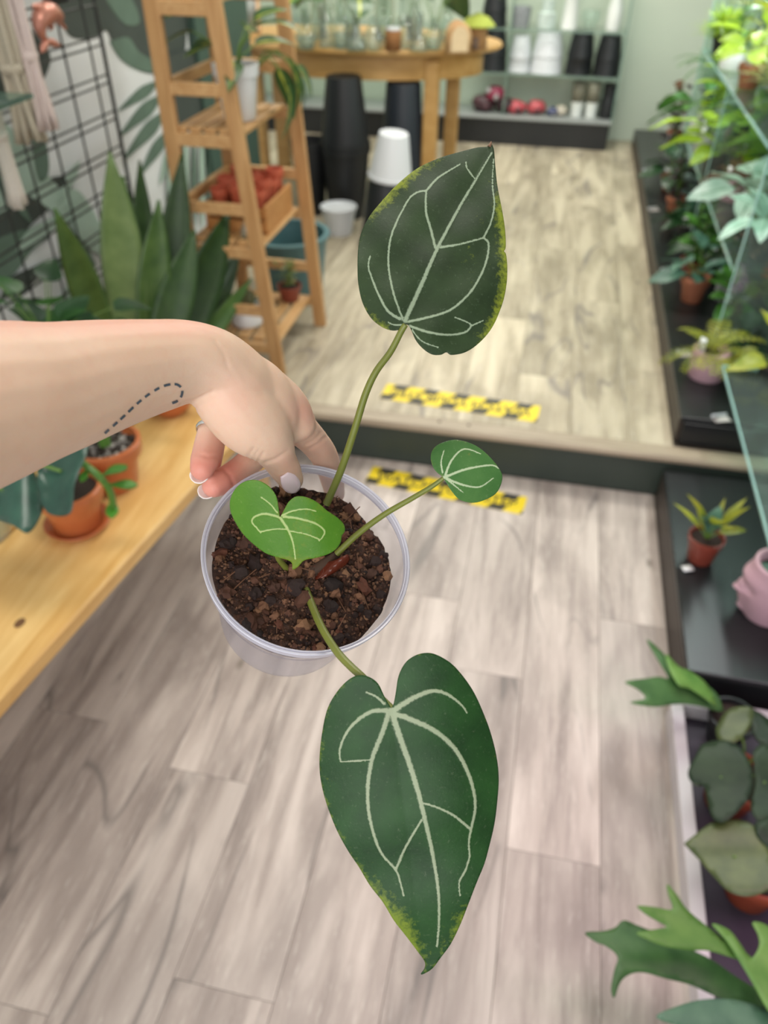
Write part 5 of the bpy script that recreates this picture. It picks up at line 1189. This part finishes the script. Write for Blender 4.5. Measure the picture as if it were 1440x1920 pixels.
# pink face planter
p = onz(1425, 1160, .118); hp = thing('face_planter', 'dusty pink ceramic planter shaped like a face in profile on the low black plinth', 'planter', (p.x + .015, p.y + .02, .118))
g = G(); nu_, nv_ = 72, 44; Hh = .135
for j in range(nv_ + 1):
    v_ = j / nv_; z = Hh * v_; rr = .062 * (0.70 + .30 * math.sin(min(1, v_ / .6) * PI / 2)) * (1 - .06 * max(0, v_ - .7) / .3)
    for i in range(nu_):
        a = 2 * PI * i / nu_; x, y = math.cos(a) * rr * 1.0, math.sin(a) * rr * .92
        fa = (a - PI + PI) % (2 * PI) - PI              # 0 at -x side
        fa = ((a - PI) + PI) % (2 * PI) - PI
        f = math.exp(-(fa / .30) ** 2) * (1 - max(0, min(1, (v_ - .80) / .12))); fw = math.exp(-(fa / .75) ** 2)
        prof = .019 * math.exp(-((v_ - .43) / .045) ** 2) + .011 * math.exp(-((v_ - .53) / .06) ** 2) + .010 * math.exp(-((v_ - .29) / .03) ** 2) + .009 * math.exp(-((v_ - .215) / .03) ** 2) + .012 * math.exp(-((v_ - .09) / .06) ** 2)
        brow = .009 * math.exp(-((v_ - .74) / .11) ** 2); eye = -.009 * math.exp(-((abs(fa) - .46) / .20) ** 2) * math.exp(-((v_ - .56) / .05) ** 2)
        dlt = prof * f + brow * fw + eye; g.v.append(Vector((x - dlt * math.cos(fa) , y + dlt * -math.sin(fa) * 0.6, z)))
o0 = len(g.v)
for j in range(nv_):
    for i in range(nu_): k = (i + 1) % nu_; g.f.append((j * nu_ + i, j * nu_ + k, (j + 1) * nu_ + k, (j + 1) * nu_ + i))
for q_, zz in ((.90, Hh + .002), (.82, Hh - .004), (.80, Hh - .025), (.0001, Hh - .027)):
    for i in range(nu_): b = g.v[nv_ * nu_ + i]; g.v.append(Vector((b.x * q_, b.y * q_, zz)))
for j in range(4):
    A_ = nv_ * nu_ + j * nu_
    for i in range(nu_): k = (i + 1) % nu_; g.f.append((A_ + i, A_ + k, A_ + nu_ + k, A_ + nu_ + i))
g.f.append(tuple(reversed(range(nu_)))); g.xf(Matrix.Rotation(-.1, 4, 'Z') @ Matrix.Scale(1.2, 4)); obj('head', g.mesh('head', PINKP), None, hp)
obj('soil', G().lathe([(0, .140), (.03, .139), (.058, .136), (.058, .12)], 24).mesh('soil', DIRT), None, hp)
sprout(hp, (0, 0, .125), [leaf_mesh(BLU, .045, .03, 'oval', .5, .2)], 7, (.02, .05), (.3, 1.3), rg, rstem=.0015)
stalks(hp, (0.0, .01, .125), [leaf_mesh(BLU, .05, .03, 'oval', .5, .2)], 2, .13, 5, rg, .5, r=.002)

# ================================================================== BOTTOM RIGHT: STAGHORN FERNS AND DARK LEAVES
STAG = leafmat('staghorn frond', '#4f7d34', '#6b9446', .5, .2); STAG2 = leafmat('staghorn dark frond', '#3a5f33', '#4f7540', .5, .2); HOY = leafmat('olive heart leaf', '#3f4f2c', '#5c6a3c', .4, .15); HOYD = leafmat('dusky heart leaf', '#1f2f20', '#2e402b', .45, .12, spec=.25)
cv6 = lambda pts: [(1080 + x * .3854, 1180 + y * .3854) for x, y in pts]
def frond(root, pts, zf, mat, name='frond', step=12):
    g = outline_mesh(cv6(pts), lambda x, y: onz(x, y, zf(x, y)), step, name, mat, closed_n=4)
    o = obj(name, g, mat, root); m = o.modifiers.new('t', 'SOLIDIFY'); m.thickness = .0018; return o
b = onz(1440, 1890, .1); sg = thing('staghorn_fern', 'large staghorn fern with forked antler fronds at the bottom right corner', 'plant', (b.x + .07, b.y - .03, .0125)); pot_parts(sg, .075, .12, TERRAD, 'nursery')
ramp = lambda x0, x1, z0, z1: (lambda x, y: z0 + (z1 - z0) * max(0, min(1.3, (x - x0) / (x1 - x0))) + .004 * math.sin(y * .05))
frond(sg, [(900, 1850), (860, 1822), (700, 1790), (560, 1730), (440, 1700), (330, 1670), (260, 1680), (215, 1720), (188, 1790), (172, 1750), (188, 1660), (204, 1592), (150, 1540), (100, 1520), (45, 1475), (130, 1468), (190, 1450), (232, 1415), (300, 1440), (400, 1480), (520, 1540), (650, 1600), (780, 1690), (934, 1790)], ramp(1100, 1440, .20, .15), STAG2)
frond(sg, [(840, 1610), (780, 1602), (650, 1562), (560, 1560), (440, 1542), (360, 1512), (295, 1475), (380, 1460), (442, 1447), (400, 1420), (340, 1385), (300, 1345), (380, 1350), (470, 1362), (452, 1290), (445, 1240), (490, 1290), (540, 1360), (620, 1430), (700, 1490), (780, 1540), (850, 1592)], ramp(1190, 1440, .26, .19), STAG)
frond(sg, [(1000, 1900), (934, 1850), (860, 1720), (800, 1620), (730, 1510), (662, 1432), (745, 1462), (800, 1530), (852, 1598), (892, 1540), (885, 1480), (860, 1425), (930, 1440), (1000, 1520), (1040, 1700)], ramp(1330, 1480, .23, .20), STAG)
frond(sg, [(1000, 1990), (800, 1960), (600, 1950), (470, 1920), (392, 1880), (500, 1830), (620, 1800), (760, 1800), (880, 1830), (1000, 1880)], ramp(1230, 1440, .24, .18), leafmat('staghorn grey frond', '#3d5f4a', '#54765c', .5, .15))
b = onz(1345, 1318, .1); s2 = thing('staghorn_fern', 'small staghorn fern leaning over the white tray edge', 'plant', (b.x + .03, b.y - .03, .0125)); pot_parts(s2, .05, .09, BLACKP, 'nursery')
frond(s2, [(720, 400), (680, 395), (600, 372), (500, 362), (380, 376), (265, 355), (340, 335), (300, 290), (240, 255), (330, 240), (400, 230), (450, 235), (400, 150), (345, 48), (420, 110), (470, 170), (540, 210), (620, 260), (690, 320)], ramp(1170, 1340, .20, .12), STAG2, step=9)
frond(s2, [(690, 380), (560, 290), (500, 270), (450, 180), (440, 120), (500, 180), (560, 205), (640, 270)], ramp(1170, 1340, .23, .14), STAG, step=9)
hs = []
for (px, py, rr, lb) in ((1345, 1470, .062, 'dusky heart-leaved plant in a terracotta pot in the middle of the white tray'), (1385, 1640, .06, 'olive heart-leaved plant in a terracotta pot above the large staghorn fern')):
    b = onz(px, py, .07); q = thing('heartleaf_plant', lb, 'plant', (b.x + .03, b.y, .0125)); pot_parts(q, rr, .10, plain('deep terracotta', '#8f3f26', .6, .1), 'terra', seg=32); hs.append(q)
frond(hs[0], [(610, 560), (680, 540), (760, 548), (820, 600), (860, 700), (850, 800), (790, 880), (720, 935), (665, 915), (640, 840), (620, 760), (560, 740), (545, 690), (580, 620)], ramp(1290, 1410, .19, .22), HOYD, 'leaf')
frond(hs[0], [(680, 480), (730, 400), (800, 375), (862, 388), (852, 460), (800, 530), (740, 557), (690, 530)], ramp(1330, 1420, .20, .22), HOY, 'leaf')
frond(hs[0], [(860, 600), (900, 560), (980, 600), (1000, 760), (960, 900), (890, 930), (850, 860), (870, 740)], ramp(1330, 1440, .20, .20), HOYD, 'leaf')
frond(hs[0], [(850, 380), (920, 420), (1000, 500), (980, 600), (900, 560), (850, 480)], ramp(1330, 1440, .18, .18), HOYD, 'leaf')
frond(hs[0], [(550, 700), (570, 650), (610, 680), (640, 730), (610, 760), (570, 750)], ramp(1280, 1340, .16, .16), HOY, 'leaf', 8)
frond(hs[1], [(525, 1042), (590, 990), (680, 932), (790, 926), (870, 960), (920, 1040), (950, 1120), (960, 1240), (900, 1285), (820, 1297), (740, 1270), (660, 1190), (600, 1120), (560, 1080)], ramp(1280, 1440, .17, .20), HOY, 'leaf')
frond(hs[1], [(870, 940), (930, 920), (1010, 960), (1030, 1060), (980, 1110), (920, 1050), (880, 1000)], ramp(1330, 1480, .20, .20), HOYD, 'leaf')
for q in hs:
    g = G(); L0 = q.location + Vector((0, 0, .09))
    for o in [c for c in q.children if c.name.startswith('leaf')]:
        vs_ = [v.co for v in o.data.vertices]; c = sum(vs_, Vector()) / len(vs_) + q.location; g.tube(crv([tuple(L0), tuple(L0.lerp(c, .5) + Vector((.01, 0, .02))), tuple(c - Vector((0, 0, .003)))], 5), .0022, 6)
    obj('stems', g, STEMG, q)

kn = onz(37, 1168, BZ + .0004); g = G()
g.lathe([(0, .0004), (.006, .0004), (.009, .0001)], 16, kn, None, 1.0, 1.35); obj('knot', g, plain('dark knot', '#6b4a2a', .6, .4, 300), ben)

TAGM = plain('pinkish price card', '#d9cfcc', .4, .05)
for i, (px, py) in enumerate([(1214, 322), (1256, 320), (1226, 394), (1250, 510), (1284, 665), (1352, 786)]):
    p = onz(px, py, .2525); q = thing('price_card', f'{order[i]} price card from the back lying on the long black plinth', 'card', p, 'price cards on the plinth'); q.rotation_euler.z = .2 * (i % 3)
    obj('card', G().box((0, 0, .0012), (.05, .032, .0016), None, .0004).mesh('card', TAGM), None, q)
    obj('holder', G().box((0, .015, .005), (.05, .004, .010), None, .0005).mesh('holder', MILK), None, q)
